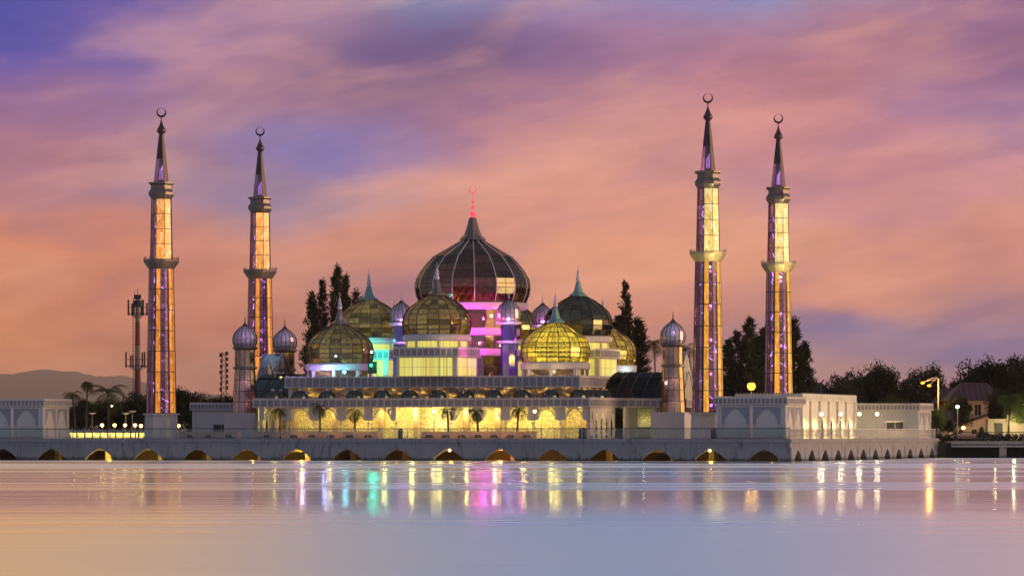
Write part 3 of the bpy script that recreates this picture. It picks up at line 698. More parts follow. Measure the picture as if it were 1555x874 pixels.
# lit screen wall
mb = MB(); mb.box(-19.2, 22.2, LF + 4.6, LF + 4.9, DZ, 7.0); mb.box(-LW + .6, -19.25, LF + 6.6, LF + 6.9, DZ, 7.0); mb.build('lattice_wall', 'lattice', mosque, label='glowing perforated yellow screen behind the arcade')
for x in (-19, -13, -6.5, -1.5, 5.5, 10, 19): MB().box(x - .35, x + .35, LF + 2.9, LF + 3.6, DZ, 7.0).build('inner_pier', 'terracotta', mosque)
for x in (-21.5, 21.5): MB().box(x - .4, x + .4, LF + 4, LF + 4.8, DZ, 7.0).build('inner_pier', 'terracotta', mosque)
mb = MB(); mb.box(-LW + .2, LW - .2, LF + .2, SX, 6.98, 7.01); mb.box(-LW + .2, LW - .2, LF + .2, SX, DZ, DZ + .15); mb.build('arcade_floor_and_ceiling', 'cream', mosque)
mb = MB(); mb.box(19.3, LW - 3.4, LF + 9, LF + 9.3, DZ, 7); mb.build('inner_wall', 'cream', mosque)
for i in range(12):
    x = -21.3 + 3.9 * i; k = 1.0 if i > 2 else .55
    light(UC + x, VC + LF + 2.2, 6.3, (270 + 90 * (i in (5, 6, 7, 8, 9))) * k, (1, .79, .22), .3, name='arcade_light')
for y in (5.5, 9, 12.5): light(UC + LW - 1.6, VC + LF + y, 6.2, 110, (1, .74, .28), .12, name='arcade_light')
light(UC + 1, VC + LF + 3.0, 5.2, 160, (1, .88, .4), .2, name='arcade_light')
# wings with columns
for x in (LW + .6, LW + 4.5, LW + 8.0, -LW - .8, -LW - 4.5): MB().lathe([(.42, DZ), (.40, 7.0)], 12, x, SX + .7).build('wing_column', 'cream', mosque)
MB().box(LW, LW + 9, SX + 3.2, SX + 3.5, DZ, 7).build('wing_wall', 'relief', mosque); MB().box(-LW - 7, -LW, SX + 3.2, SX + 3.5, DZ, 7).build('wing_wall', 'relief', mosque)
mb = MB(); mb.box(LW + 1.5, LW + 4.0, SX + 3.1, SX + 3.195, 4.4, 6.9); mb.build('wing_screen', 'lattice', mosque)
light(UC + LW + 2.6, VC + SX + 2.2, 5.1, 26, (.9, .9, .35), .1, name='wing_light'); light(UC + LW + 6.6, VC + SX + 2.0, 5.3, 14, (1, .55, .2), .1, name='wing_light'); light(UC - LW - 3, VC + SX + 2, 6, 60, (1, .7, .2), .1, name='wing_light')
# glass vault between the terraces and the portals
for sgn, mname in ((1, 'right'), (-1, 'left')):
    xa, xb = sgn * (UWd + .2), sgn * 30.2; n = 12; P = []
    for i in range(n + 1):
        t = -1 + 2 * i / n; P.append((t * 7.6, 8.3 + 3.5 * (1 - abs(t) ** 2.2)))
    mb = MB(); fm = MB(); k = 5
    for j in range(k):
        a, b = xa + (xb - xa) * j / k, xa + (xb - xa) * (j + 1) / k
        for (y0, z0), (y1, z1) in zip(P, P[1:]): mb.add([(a, y0, z0), (b, y0, z0), (b, y1, z1), (a, y1, z1)], [(0, 1, 2, 3)])
    for j in range(k + 1):
        a = xa + (xb - xa) * j / k; fm.path([(a, y, z + .03) for y, z in P], .07, 4)
    for y, z in P[1::2]: fm.tube((xa, y, z + .03), (xb, y, z + .03), .05, 4)
    v_ = mb.build('vault', 'vault', mosque, label='dark glazed curved vault linking terrace and portal'); fm.build('vault_frame', 'dark_frame', v_)
    # pointed portal at the outer end
    fm = MB(); gp = MB()
    for sc, xo in ((1.0, 0), (.62, .25)):
        Q = []
        for i in range(17):
            t = -1 + i / 8; a = abs(t); Q.append((t * 5.4 * sc, DZ + 3.6 + (8.3 * sc + (1 - sc) * 1.0) * (1 - a ** 1.55)))
        for dxx in (0, -2.6 * sgn):
            fm.path([(sgn * 30.6 + xo * sgn + dxx, y, z) for y, z in Q], .13 * sc, 5)
        if sc == 1: QQ = Q
    for (y0, z0), (y1, z1) in zip(QQ, QQ[1:]):
        x = sgn * 30.5; gp.add([(x, y0, DZ), (x, y1, DZ), (x, y1, z1), (x, y0, z0)], [(0, 1, 2, 3)])
        x2 = x - 2.6 * sgn; gp.add([(x, y0, z0), (x, y1, z1), (x2, y1, z1), (x2, y0, z0)], [(0, 1, 2, 3)])
        fm.tube((x, y0, DZ), (x, y0, z0), .05, 4)
    p_ = gp.build('portal', 'cream' if sgn > 0 else 'railglass', mosque, label='tall pointed entrance portal between two turrets'); fm.build('portal_frame', 'steel', p_)
# roof blocks under the cross domes
def block(cx, cy, lab, winmat='curtain'):
    h = 4.55
    b = mbox(cx - h + .3, cx + h - .3, cy - h + .3, cy + h - .3, 11.13, 13.75).build('block', 'cream', mosque); b['label'] = lab
    mb = MB()
    for i in range(4):
        x0 = cx - h + .75 + i * (2 * h - 1.5) / 4; x1 = x0 + (2 * h - 1.5) / 4 - .16
        for z0, z1 in ((11.2, 12.35), (12.42, 13.6)):
            mb.box(x0, x1, cy - h + .22, cy - h + .3 - .002, z0, z1)
            for fy in (0,): mb.box(cx + h - .3 + .002, cx + h - .22, cy - h + .75 + i * (2 * h - 1.5) / 4, cy - h + .75 + i * (2 * h - 1.5) / 4 + (2 * h - 1.5) / 4 - .16, z0, z1)
    mb.build('window', winmat, b)
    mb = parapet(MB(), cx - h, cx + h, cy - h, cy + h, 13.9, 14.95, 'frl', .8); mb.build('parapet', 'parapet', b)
    mb = MB(); mb.lathe([(4.0, 14.95), (4.0, 15.9)], 16, cx, cy, R(11)); mb.build('drum', winmat, b)
    mb = MB(); mb.lathe([(4.35, 15.85), (4.62, 16.05), (4.62, 16.5), (4.4, 16.75), (4.2, 16.76)], 32, cx, cy); mb.build('moulding', 'plinth', b)
    for i in range(8):
        a = R(22 + 45 * i); x, y = cx + 4.05 * math.sin(a), cy - 4.05 * math.cos(a); mb = MB().box(x - .14, x + .14, y - .14, y + .14, 14.95, 15.86); mb.build('drum_post', 'cream', b)
    return b
def mdome(cx, cy, z, lab, mat, P, lc, spm='metal_beige', balls='white_frame', k=.0905, n=18):
    d = dome_parts(mosque, cx, cy, z, [(r * k, q * k) for r, q in smoothprof(ONION, 8)], n, mat, 'dark_frame', .075, R(3), label=lab)
    finial(d, cx, cy, z + 58.3 * k, 1.12, spm, balls=balls)
    # lit inner lattice shell behind the panes
    mb = MB(); pr = [(r * k * .80, z + q * k * .86) for r, q in smoothprof(ONION, 8)]
    for i in range(n):
        a = R(13) + 2 * pi * i / n; mb.path([(cx + r * math.sin(a), cy - r * math.cos(a), zz) for r, zz in pr], .07, 4)
    for r, zz in pr: mb.lathe([(r, zz - .07), (r, zz + .07)], n, cx, cy, R(13), cap=False)
    mb.lathe([(.01, z + .05), (4.2, z + .05)], n, cx, cy, cap=False)
    mb.build('inner_frame', 'cream', d)
    light(UC + cx, VC + cy, z + .9, P * 2.2, lc, .3, name='dome_light')
    return d
M['green_copper'] = flat('verdigris', (.16, .33, .30), .5, .3)
block(0, -15, 'block with yellow curtained windows under the front dome'); mdome(0, -15, 16.76, 'olive glass dome at the front centre', 'dome_yel', 150, (1, .80, .30))
block(-15.2, 0, 'block under the left dome, washed cyan', 'curtain'); mdome(-15.2, 0, 16.76, 'olive glass dome at the back left with green spire', 'dome_yel', 170, (1, .80, .30), 'green_copper')
block(15.2, 0, 'block under the right dome'); mdome(15.2, 0, 16.95, 'dark olive glass dome at the back right', 'dome_dark', 90, (1, .85, .4), 'green_copper')
block(0, 15, 'block under the rear dome'); mdome(0, 15, 16.76, 'glass dome at the rear', 'dome_yel', 60, (1, .8, .3))
def corner(cx, cy, lab, mat, P, lc, **kw):
    mb = MB(); mb.lathe([(4.5, 12.05), (4.72, 12.2), (4.72, 12.85), (4.5, 13.02), (4.2, 13.05)], 32, cx, cy)
    d = mdome(cx, cy, 13.05, lab, mat, P, lc, **kw); mb.build('moulding', 'plinth', d)
    mb = MB(); mb.lathe([(3.9, 11.13), (3.9, 12.05)], 16, cx, cy, R(11)); mb.build('drum', 'amber_win', d)
    mb = MB()
    for i in range(8):
        a = R(10 + 45 * i); x, y = cx + 4.3 * math.sin(a), cy - 4.3 * math.cos(a); mb.box(x - .2, x + .2, y - .2, y + .2, 11.13, 12.05)
    mb.build('drum_posts', 'cream', d)
corner(-15.4, -11, 'leftmost olive glass dome, blue light on its base', 'dome_yel', 130, (1, .82, .40))
corner(15.4, -11, 'brightly lit yellow glass dome at the front right', 'dome_glow', 900, (1, .84, .16), spm='green_copper')
corner(15.4, 11, 'rightmost glass dome, partly hidden', 'dome_glow', 420, (1, .75, .25)); corner(-15.4, 11, 'glass dome at the back left corner', 'dome_yel', 60, (1, .8, .3))
# central tower and dome
kk_ = .09064
mainp = [(81, 0), (86, 12), (87.5, 22), (87.2, 28), (85.6, 36), (79, 47.5), (71, 58), (60, 70), (42.5, 80), (29, 88), (17, 95)]
mb = MB(); tw = [(6.35, 11.13), (6.35, 14.1), (6.35, 16.9), (6.35, 20.6)]
mb.lathe(tw, 12, 0, 0, R(3), cap=False); tower = mb.build('central_tower', 'bodyglass', mosque, label='rose glass walled tower under the great dome, lit magenta')
mb = MB()
for z0, z1 in ((14.1, 15.1), (16.9, 17.95)): mb.lathe([(6.5, z0), (6.75, z0 + .15), (6.75, z1 - .15), (6.5, z1)], 12, 0, 0, R(3))
mb.build('band', 'plinth', tower)
mb = MB()
for i in range(24):
    a = R(3) + 2 * pi * i / 24; rr_ = 6.38 if i % 2 == 0 else 6.38 * math.cos(pi / 12); mb.tube((rr_ * math.sin(a), -rr_ * math.cos(a), 11.2), (rr_ * math.sin(a), -rr_ * math.cos(a), 20.6), .08 if i % 2 == 0 else .05, 4)
for z in (12.6, 19.2): mb.lathe([(6.4, z), (6.4, z + .1)], 12, 0, 0, R(3), cap=False)
mb.build('mullion', 'dark_frame', tower)
mb = MB(); mb.lathe([(.5, 11), (.5, 20)], 8); mb.lathe([(4, 11.2), (4, 13), (3.2, 16), (3.2, 20)], 10, cap=False); mb.build('inner_core', 'cream', tower)
mb = MB(); mb.lathe([(6.9, 20.4), (7.5, 20.6), (7.72, 20.8), (7.72, 21.3), (7.4, 21.46), (6.8, 21.47)], 40); mb.build('moulding', 'plinth', tower)
pr = [(r * kk_, q * kk_) for r, q in mainp]
pr2 = pr
gd = dome_parts(mosque, 0, 0, 21.47, pr2, 16, 'dome_dark', 'white_frame', .065, R(-2), label='great central dome of smoked glass facets with pale ribs')
mb = MB(); z = 21.47 + 95 * kk_
mb.lathe([(1.55, z), (1.85, z + .05), (1.65, z + .35), (1.5, z + .5), (1.2, z + .75), (.85, z + 1.7), (.5, z + 3.1), (.35, z + 3.15)], 8, 0, 0, R(20)); sp_ = mb.build('spire', 'metal_beige', gd); mb = MB()
for i in range(16):
    a = R(-2) + 2 * pi * (i + .5) / 16; cc_ = math.cos(pi / 16); mb.path([((r * cc_ + .02) * math.sin(a), -(r * cc_ + .02) * math.cos(a), zz + 21.47) for r, zz in [(a_ * kk_, b_ * kk_) for a_, b_ in mainp]], .03, 4)
mb.build('mullion', 'dark_frame', gd)
mb = MB(); q = z + 3.15
for r in (.42, .26, .22): mb.sph((0, 0, q + r), r, 12, 8, 1.0); mb.lathe([(.04, q + 2 * r - .05), (.04, q + 2 * r + .4)], 6); q += 2 * r + .28
mb.tube((0, 0, q - .3), (0, 0, q + .75), .05, 6); mb.build('finial', 'red_lamp', sp_, label='stacked red lit balls')
mb = MB(); crescent(mb, 0, q + 1.25, .56, .06, .16); mb.build('crescent', 'red_lamp', sp_)
# warm clutter inside the great dome, lit red
mb = MB(); mb.lathe([(.01, 21.6), (6.9, 21.6)], 24, cap=False)
for i in range(10):
    a = R(-30 + 12 * i); mb.tube((5 * math.sin(a), -5 * math.cos(a), 21.6), (2.5 * math.sin(a + .3), -2.5 * math.cos(a + .3), 24 + .5 * (i % 3)), .15, 5)
mb.build('inner_frame', 'cream', gd)
# inner turrets
def small_dome(par, z, r, n=16, mat='dome_small', ribm='dark_frame', cx=0, cy=0):
    P = [(r * .86, 0), (r * .97, .28 * r), (r, .62 * r), (r * .93, .95 * r), (r * .74, 1.25 * r), (r * .46, 1.5 * r), (r * .2, 1.68 * r), (.06, 1.9 * r)]
    d = dome_parts(par, cx, cy, z, P, n, mat, ribm, .045, R(4), .001)
    mb = MB(); zt = z + 1.8 * r; mb.lathe([(.16, zt), (.2, zt + .12), (.08, zt + .2), (.12, zt + .36), (.05, zt + .45), (.08, zt + .6), (.015, zt + 1.25)], 8, cx, cy); mb.build('finial', 'white_frame' if cx or cy else 'dark_frame', d)
def inner_turret(cx, cy, lab, col, r=1.62):
    mb = MB(); mb.lathe([(1.18, 11.13), (1.12, 15.7)], 8, cx, cy, R(22), cap=False); mb.lathe([(1.08, 16.07), (1.05, 18.3)], 8, cx, cy, R(22), cap=False)
    t = mb.build('inner_turret', 'bluebody', mosque, label=lab)
    mb = MB(); mb.lathe([(1.2, 15.7), (1.62, 15.8), (1.62, 16.0), (1.2, 16.07)], 24, cx, cy); mb.build('moulding', 'plinth', t); mb = MB(); mb.lathe([(1.2, 18.2), (1.72, 18.35), (1.72, 18.6), (1.3, 18.66)], 24, cx, cy); mb.build('moulding', 'plinth', t)
    P = [(r * .86, 0), (r * .97, .28 * r), (r, .62 * r), (r * .93, .95 * r), (r * .74, 1.25 * r), (r * .46, 1.5 * r), (r * .2, 1.68 * r), (.06, 1.9 * r)]
    mb = MB(); mb.lathe([(a, b + 18.66) for a, b in P], 16, cx, cy, R(4), cap=False); mb.build('turret_dome', 'dome_small', t)
    mb = MB()
    for i in range(16):
        a = R(4) + 2 * pi * i / 16; mb.path([(cx + (q + .01) * math.sin(a), cy - (q + .01) * math.cos(a), b + 18.66) for q, b in P], .045, 4)
    mb.build('rib', 'dark_frame', t); zt = 18.66 + 1.8 * r
    mb = MB(); mb.lathe([(.16, zt), (.22, zt + .12), (.08, zt + .2), (.13, zt + .36), (.05, zt + .45), (.08, zt + .6), (.015, zt + 1.25)], 8, cx, cy); mb.build('finial', 'white_frame', t)
    a = W(UC + cx, VC + cy); d = Vector((-a.x, -a.y, 0)).normalized() * 2.7
    light(0, 0, 0, 210, col, .1, world=a + d + Vector((0, 0, 17.9)), name='turret_light'); light(0, 0, 0, 60, col, .1, world=a + Vector((0, 0, 19.8)), name='turret_light')
    light(0, 0, 0, 130, col, .1, world=a + d * .9 + Vector((0, 0, 15.2)), name='turret_light')
inner_turret(7.7, -7.6, 'slim violet turret in front of the great dome', (.55, .30, 1), 1.70)
inner_turret(-7.7, -7.6, 'slim violet turret left of the great dome', (.60, .30, 1)); inner_turret(7.7, 7.6, 'slim turret behind the right side of the great dome', (.5, .3, .9), 1.6); inner_turret(-7.7, 7.6, 'slim turret hidden behind the great dome', (.5, .3, .9))
# coloured floodlights on the terraces
def fl(x, y, z, P, col, rad=.14): light(UC + x, VC + y, z, P * (2.3 if col[1] < .5 or col[0] < .5 else 1.5), col, rad)
MAG = (1, .04, .75); PNK = (1, .12, .45); RED = (1, .03, .03)
fl(1.0, -8.6, 19.2, 330, MAG); fl(4.6, -9.0, 19.3, 260, (1, .12, .6)); fl(6.5, -5.0, 19.6, 120, (1, .3, .4))
fl(1.8, -8.3, 16.0, 160, (.95, .03, .85)); fl(4.4, -8.0, 16.0, 130, (1, .03, .8)); fl(5.8, -8.4, 13.2, 90, (.8, .03, 1))
fl(2.2, -5.6, 21.95, 420, RED, .12); fl(-.6, -5.4, 21.95, 320, (1, .12, .02), .12); fl(4.0, -5.0, 21.95, 200, (1, .03, .2), .12); fl(4.8, -3.4, 22.4, 60, (.8, .05, .9), .2); fl(1, -4.8, 18.6, 90, RED, .3)
fl(5.9, -17.6, 14.2, 80, (1, .05, .55)); fl(4.9, -12.0, 16.0, 30, (1, .1, .3))
fl(8.3, -4.5, 17.3, 90, (1, .05, .7)); fl(10.2, -2, 16.3, 60, (1, .1, .7))
fl(-11.8, -7.3, 14.4, 260, (.02, .95, .8)); fl(-12.4, -6.4, 16.2, 130, (.02, .95, .6)); fl(-10.6, -5.2, 12.3, 30, (.1, .9, .9))
fl(-18.5, -17.0, 11.7, 110, (.45, .22, 1)); fl(-15.4, -16.8, 11.9, 150, (.35, .45, 1)); fl(-12.3, -17, 11.9, 110, (.25, .85, 1)); fl(-14.2, -17.0, 13.6, 40, (.3, .4, 1), .08)
fl(-14.8, -11.8, 17.9 + 1.6, 8, (.6, .6, 1), .05)
fl(13, -17, 11.8, 60, (1, .7, .25)); fl(17.5, -17, 11.8, 60, (1, .65, .35)); fl(20.5, 8, 11.7, 110, (.5, .85, 1)); fl(20.5, 4, 16, 60, (1, .75, .4)); fl(17.5, -6.0, 15.8, 70, (1, .72, .35))
fl(3, -20.5, 15.5, 25, (1, .75, .5)); fl(15.6, -9.5, 14.2, 160, (1, .9, .3), .15)
mb = MB(); mb.box(-9.4, -8.2, -16.2, -16.05, 11.6, 13.2); gs = mb.build('green_light_panel', 'dark', mosque, label='dark panel with a glowing green lamp'); mb = MB(); mb.sph((-8.9, -16.35, 12.7), .22, 8, 6); mb.build('lamp', 'green_lamp', gs); fl(-8.9, -16.8, 12.7, 14, (.02, 1, .3), .05)

# ------------------------------------------------------------------ corner turrets
def corner_turret(label, u, v, col):
    t = thing('domed_turret', label, 'turret', W(u, v, DZ), -TH, 'small domed turrets beside the entrance portals')
    mb = MB(); mb.box(-2.2, 2.2, -2.2, 2.2, 0, 3.6); mb.build('plinth', 'plinth', t)
    lo = [(1.72, 3.6), (1.55, 6.6), (1.36, 9.65)]; up = [(1.36, 10.0), (1.34, 12.31)]
    mb = MB(); gm = MB(); fm = MB()
    for k in range(12):
        a0, a1 = R(30 * k - 8), R(30 * k + 22); tgt = gm if (k == 2 if label.endswith('minaret') else k == 9) else mb  # gleam on a single facet, painted by an emissive gold
        zz = [(rad(z, lo), z) for z in (3.6, 5.1, 6.6, 8.1, 9.65)]
        facet(zz, a0, a1, tgt); facet([(1.36, 10.0), (1.35, 11.2), (1.34, 12.31)], a0, a1, tgt)
        fm.path([(r * math.sin(a0), -r * math.cos(a0), z) for r, z in zz], .05, 4); fm.path([(r * math.sin(a0), -r * math.cos(a0), z) for r, z in up], .05, 4)
    for z in (5.1, 6.6, 8.1): r = rad(z, lo); fm.lathe([(r + .02, z - .04), (r + .02, z + .04)], 12, ph=R(-8), cap=False)
    mb.build('wall_panels', 'bodyglass', t); gm.build('lit_gold_panels', 'yellow_lit', t); fm.build('frame', 'dark_frame', t)
    mb = MB(); mb.lathe([(1.36, 9.6), (1.66, 9.7), (1.66, 9.95), (1.36, 10.02)], 12, ph=R(-8)); mb.build('moulding', 'metal_beige', t); mb = MB(); mb.lathe([(1.36, 12.25), (1.6, 12.35), (1.78, 12.55), (1.78, 12.68), (1.4, 12.75)], 12, ph=R(-8)); mb.build('moulding', 'metal_beige', t)
    small_dome(t, 12.75, 1.70)
    mb = MB(); mb.tube((0, 0, 3.6), (0, 0, 12), .3, 6); mb.build('inner_core', 'cream', t)
    a = W(u, v); d = Vector((-a.x, -a.y, 0)).normalized() * 3.0
    light(0, 0, 0, 95, (.78, .55, 1), .08, world=a + d + Vector((.3, 0, DZ + 15.2))); light(0, 0, 0, 40, col, .2, world=W(u + .6, v - .6, DZ + 8)); light(0, 0, 0, 30, col, .2, world=W(u + .6, v - .6, DZ + 5))
corner_turret('domed glass turret at the left end of the arcade, nearest the small white building', U(372, 22.8), 22.8, (1, .6, .7))
corner_turret('domed glass turret half hidden behind the glazed vault, second from the left', U(432.5, 40.4), 40.4, (1, .7, .4))
corner_turret('domed glass turret just left of the tallest looking minaret', U(1022, 22.8), 22.8, (1, .65, .4))

# ------------------------------------------------------------------ pavilions
def blind(mb, rl, x0, x1, z0, z1, axis, off, sgn):
    """blind pointed arch with carved spandrels on a wall face"""
    def BX(m, a, b, d0, d1, za, zb):
        lo, hi = sorted((off + sgn * d0, off + sgn * d1))
        if axis == 0: m.box(a, b, lo, hi, za, zb)
        else: m.box(lo, hi, a, b, za, zb)
    w = x1 - x0
    BX(mb, x0, x0 + .22, 0, .10, z0, z1); BX(mb, x1 - .22, x1, 0, .10, z0, z1); BX(mb, x0 + .22, x1 - .22, 0, .10, z1 - .22, z1)
    fn = lambda t: (z1 - .55) - 1.55 * abs(t / .8) ** 1.8 if abs(t) < .8 else z0 + 1.2
    n = 18; xa, xb = x0 + .24, x1 - .24; xc, hw = (xa + xb) / 2, (xb - xa) / 2
    for i in range(n):
        a, b = xa + (xb - xa) * i / n, xa + (xb - xa) * (i + 1) / n
        h0, h1 = fn((a - xc) / hw), fn((b - xc) / hw); d = off + sgn * .05
        if abs((a + b) / 2 - xc) / hw > .8: h0 = h1 = z0 + 1.9
        P = (lambda x, z: (x, d, z)) if axis == 0 else (lambda x, z: (d, x, z))
        rl.add([P(a, h0), P(b, h1), P(b, z1 - .24), P(a, z1 - .24)], [(0, 1, 2, 3)])
        p, q = P(a, h0), P(b, h1); mb.tube(p, q, .07, 4)
def pavilion(label, u0, u1, v0, v1, ztop, nf, ns, win=None):
    t = thing('pavilion', label, 'pavilion', W(u0, v0, DZ)); Lx, Ly, H = u1 - u0, v1 - v0, ztop - DZ
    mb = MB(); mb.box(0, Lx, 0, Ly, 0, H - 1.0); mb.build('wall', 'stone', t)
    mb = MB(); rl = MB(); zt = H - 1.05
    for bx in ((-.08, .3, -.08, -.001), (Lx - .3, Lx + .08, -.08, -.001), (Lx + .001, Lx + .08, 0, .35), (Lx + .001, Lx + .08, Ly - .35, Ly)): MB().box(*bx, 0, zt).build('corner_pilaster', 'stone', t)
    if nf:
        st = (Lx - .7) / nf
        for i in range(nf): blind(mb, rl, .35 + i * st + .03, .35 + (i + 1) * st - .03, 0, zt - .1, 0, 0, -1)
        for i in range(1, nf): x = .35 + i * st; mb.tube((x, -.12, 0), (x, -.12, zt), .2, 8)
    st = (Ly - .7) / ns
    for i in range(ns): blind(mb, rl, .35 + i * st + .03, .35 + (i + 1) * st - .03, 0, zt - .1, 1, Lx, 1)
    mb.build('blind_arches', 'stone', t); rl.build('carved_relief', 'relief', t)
    mb = parapet(MB(), -.3, Lx + .3, -.3, Ly + .3, H - .92, H - .12, 'frl', .55, .3); mb.build('parapet', 'parapet', t)
    if win:
        mb = MB(); mb.box(win[0], win[1], -.07, -.02, win[2], win[3]); w_ = mb.build('window', 'dark', t)
        mb = MB(); mb.box(win[0] - .12, win[1] + .12, -.1, -.02, win[3], win[3] + .12); mb.box(win[0] - .12, win[1] + .12, -.1, -.02, win[2] - .1, win[2]); mb.box((win[0] + win[1]) / 2 - .04, (win[0] + win[1]) / 2 + .04, -.085, -.071, win[2], win[3]); mb.build('frame', 'steel', w_)
    return t
pavilion('white stone pavilion with two blind pointed arches at the right corner of the quay', -10.0, -1.05, 1.6, 10.6, 8.25, 2, 2)
pavilion('white stone pavilion with carved blind arches at the left edge of the photograph', U(65, 1.6) - 9.0, U(65, 1.6), 1.6, V(104, U(65, 1.6)), 8.25, 2, 2)
p2 = pavilion('far white pavilion with a dark square window at the back right of the quay', -10.2, -1.0, 79, 87.4, 7.95, 0, 2, win=(4.6, 7.0, 1.2, 2.45))
light(-5, -1.0 + 79, 0, 0.1, (1, 1, 1), world=W(-5, 74, 6))
uw = U(293, 40); pw = pavilion('low white building with a dark window left of the turrets, palms in front', uw, uw + 8.8, 40, 49, ZY(611, W(uw, 40).y), 0, 2, win=(3.2, 5.6, .9, 2.0))
# lit side hall between the pavilions
ha = -7.0; va, vb = V(1216, ha), V(1297, ha)
hall = thing('side_hall', 'long cream hall with glaring lit arched openings behind the corner pavilion', 'hall', W(ha, va, DZ))
L_ = vb - va
mb = MB(); fnh = lambda t: -1 if abs(t) > .72 else 3.1 - 1.0 * (abs(t) / .72) ** 2.2
nb = 6; bw = L_ / nb
for i in range(nb): mb.arch(i * bw, (i + 1) * bw, fnh, 5.3, 0, -.5, 0, 20, axis=1)
mb.build('arcade_wall', 'cream', hall)
mb = MB(); mb.box(-9, -.55, 0, L_, 5.0, 5.3); mb.box(-5, -4.7, 0, L_, 0, 5.0); mb.box(-9, -.55, -.01, .3, 0, 5.0); mb.build('inner_wall', 'cream', hall)
mb = parapet(MB(), -9, .25, -.2, L_ + .2, 5.35, 6.1, 'fr', .9, .45); mb.build('parapet', 'cream', hall)
mb = MB()
for i in range(nb + 1): MB().box(.01, .3, i * bw - .35, i * bw + .35, 0, 5.3).build('pilaster', 'cream', hall)
for i in range(nb): light(ha - 2.6, va + (i + .5) * bw, DZ + 3.4, 1600, (1, .72, .34), .3, name='hall_light')

# ------------------------------------------------------------------ lamps
def lamp_post(label, loc, h, bulb, r=.2, P=0, col=(1, .8, .5), top='globe', group=None, post='lampmetal'):
    t = thing('street_lamp', label, 'street lamp', loc, 0, group)
    mb = MB(); mb.lathe([(.16, 0), (.14, .3), (.06, .35), (.05, h - r * 1.6), (.1, h - r * 1.3)], 8); mb.build('post', post, t)
    mb = MB()
    if top == 'globe': mb.sph((0, 0, h), r, 12, 8)
    else: mb.lathe([(.05, h - .12), (r * 2.2, h + .1), (r * 2.0, h + .16), (.05, h + .18)], 10)
    mb.build('lamp_head', bulb, t)
    if top == 'globe': mb = MB(); mb.lathe([(r * .9, h + r * .75), (.02, h + r * 1.25)], 8); mb.build('cap', 'dark', t)
    if P: light(0, 0, 0, P * .45, col, r * 1.3, world=Vector(loc) + Vector((0, 0, h)), name='lamp_light')
    return t
for i, (px, lab) in enumerate(((1247, 'nearest of the four lit lamps on the right flank of the quay'), (1277, 'second lit lamp on the right flank, in front of the hall openings'), (1305, 'third lit lamp on the right flank, where the hall meets the far pavilion'), (1332, 'farthest lit lamp on the right flank, before the wall of the far pavilion'))):
    v = V(px, -2.5); lamp_post(lab, W(-2.5, v, DZ), Zp(628, -2.5, v) - DZ, 'bulb_white', .24, 1500, (1, .8, .5), group='promenade lamps on the right flank')
for px, lab in ((659, 'glaring lamp post in front of the wide unarched bay of the arcade'), (812, 'glaring lamp post in front of the right half of the arcade')):
    v = 5.5; u = U(px, v); lamp_post(lab, W(u, v, DZ), Zp(624, u, v) - DZ, 'bulb_white', .21, 120, (1, .75, .4))
for px, py, Y, lab in ((155, 645, 612, 'leftmost of the row of glaring yellow lamps behind the left railing'), (174, 645, 618, 'second of the row of glaring yellow lamps behind the left railing'), (190, 645, 624, 'third of the row of glaring yellow lamps, under the white lamp canopies'), (205, 645, 618, 'glaring yellow lamp right of the mast foot'), (214, 646, 606, 'glaring yellow lamp against the left minaret plinth'), (271, 646, 606, 'glaring yellow lamp just right of the left minaret plinth')):
    lamp_post(lab, (XP(px, Y), Y, DZ - .45), ZY(py, Y) - DZ + .45, 'bulb_warm', .25, 900, (1, .62, .15), group='low lamps left of the mosque')
for px, py, Y, lab in ((140, 628, 607, 'unlit lamp with a pale flat shade, leftmost of three'), (191, 628, 607, 'unlit lamp with a pale flat shade, middle one'), (201, 625, 613, 'unlit lamp with a pale flat shade, right of the other two')):
    lamp_post(lab, (XP(px, Y), Y, DZ - .45), ZY(py, Y) - DZ + .45, 'white_frame', .26, 0, top='dish', group='flat shaded garden lamps')
lamp_post('amber street lamp glowing above the roof of the corner pavilion', (XP(1141, 606), 606, DZ), ZY(586, 606) - DZ, 'bulb_amber', .62, 6000, (1, .5, .08), post='cream')
lamp_post('tall cool white lamp post in the garden before the red roofed house', (XP(1454, 628), 628, 2.3), ZY(617, 628) - 2.3, 'bulb_cool', .27, 300, (.9, 1, .75), post='cream')
lamp_post('short warm lamp in the garden, right of the tall cool white lamp post', (XP(1463, 634), 634, 2.3), ZY(649, 634) - 2.3, 'bulb_warm', .27, 300, (1, .8, .4))
lamp_post('tiny far lamp glowing among the dark trees at the left', (XP(170, 660), 660, 2.3), ZY(616, 660) - 2.3, 'bulb_small', .16)
# double headed road lamp
Y = 640; t = thing('street_lamp', 'tall road lamp with two orange heads on curved arms', 'street lamp', (XP(1425, Y), Y, 2.3), 0)
h = ZY(575, Y) - 2.3; mb = MB(); mb.tube((0, 0, 0), (0, 0, h), .14, 8, .1); mb.path([(0, 0, h), (-.5, 0, h + .25), (-1.6, 0, h - .1), (-1.75, 0, h - .25)], .06, 5); mb.path([(0, 0, h), (-.3, -.6, h + .1), (-.5, -1.2, h - .1)], .06); mb.build('pole', 'cream', t)
for x, y, z in ((-2.45, 0, h - .62), (-1.55, -1.2, h - 1.05)):
    mb = MB(); mb.sph((x, y, z), .32, 10, 6, .55); mb.build('lamp_head', 'bulb_amber', t); mb = MB(); mb.tube((x, y, z + .15), (-.4, y * .6, h - .05), .05, 5); mb.build('arm', 'cream', t)
light(0, 0, 0, 1800, (1, .45, .06), .12, world=Vector((XP(1425, Y) - 1.55, Y - 1.2, 2.3 + h - 1.35)), name='lamp_light')
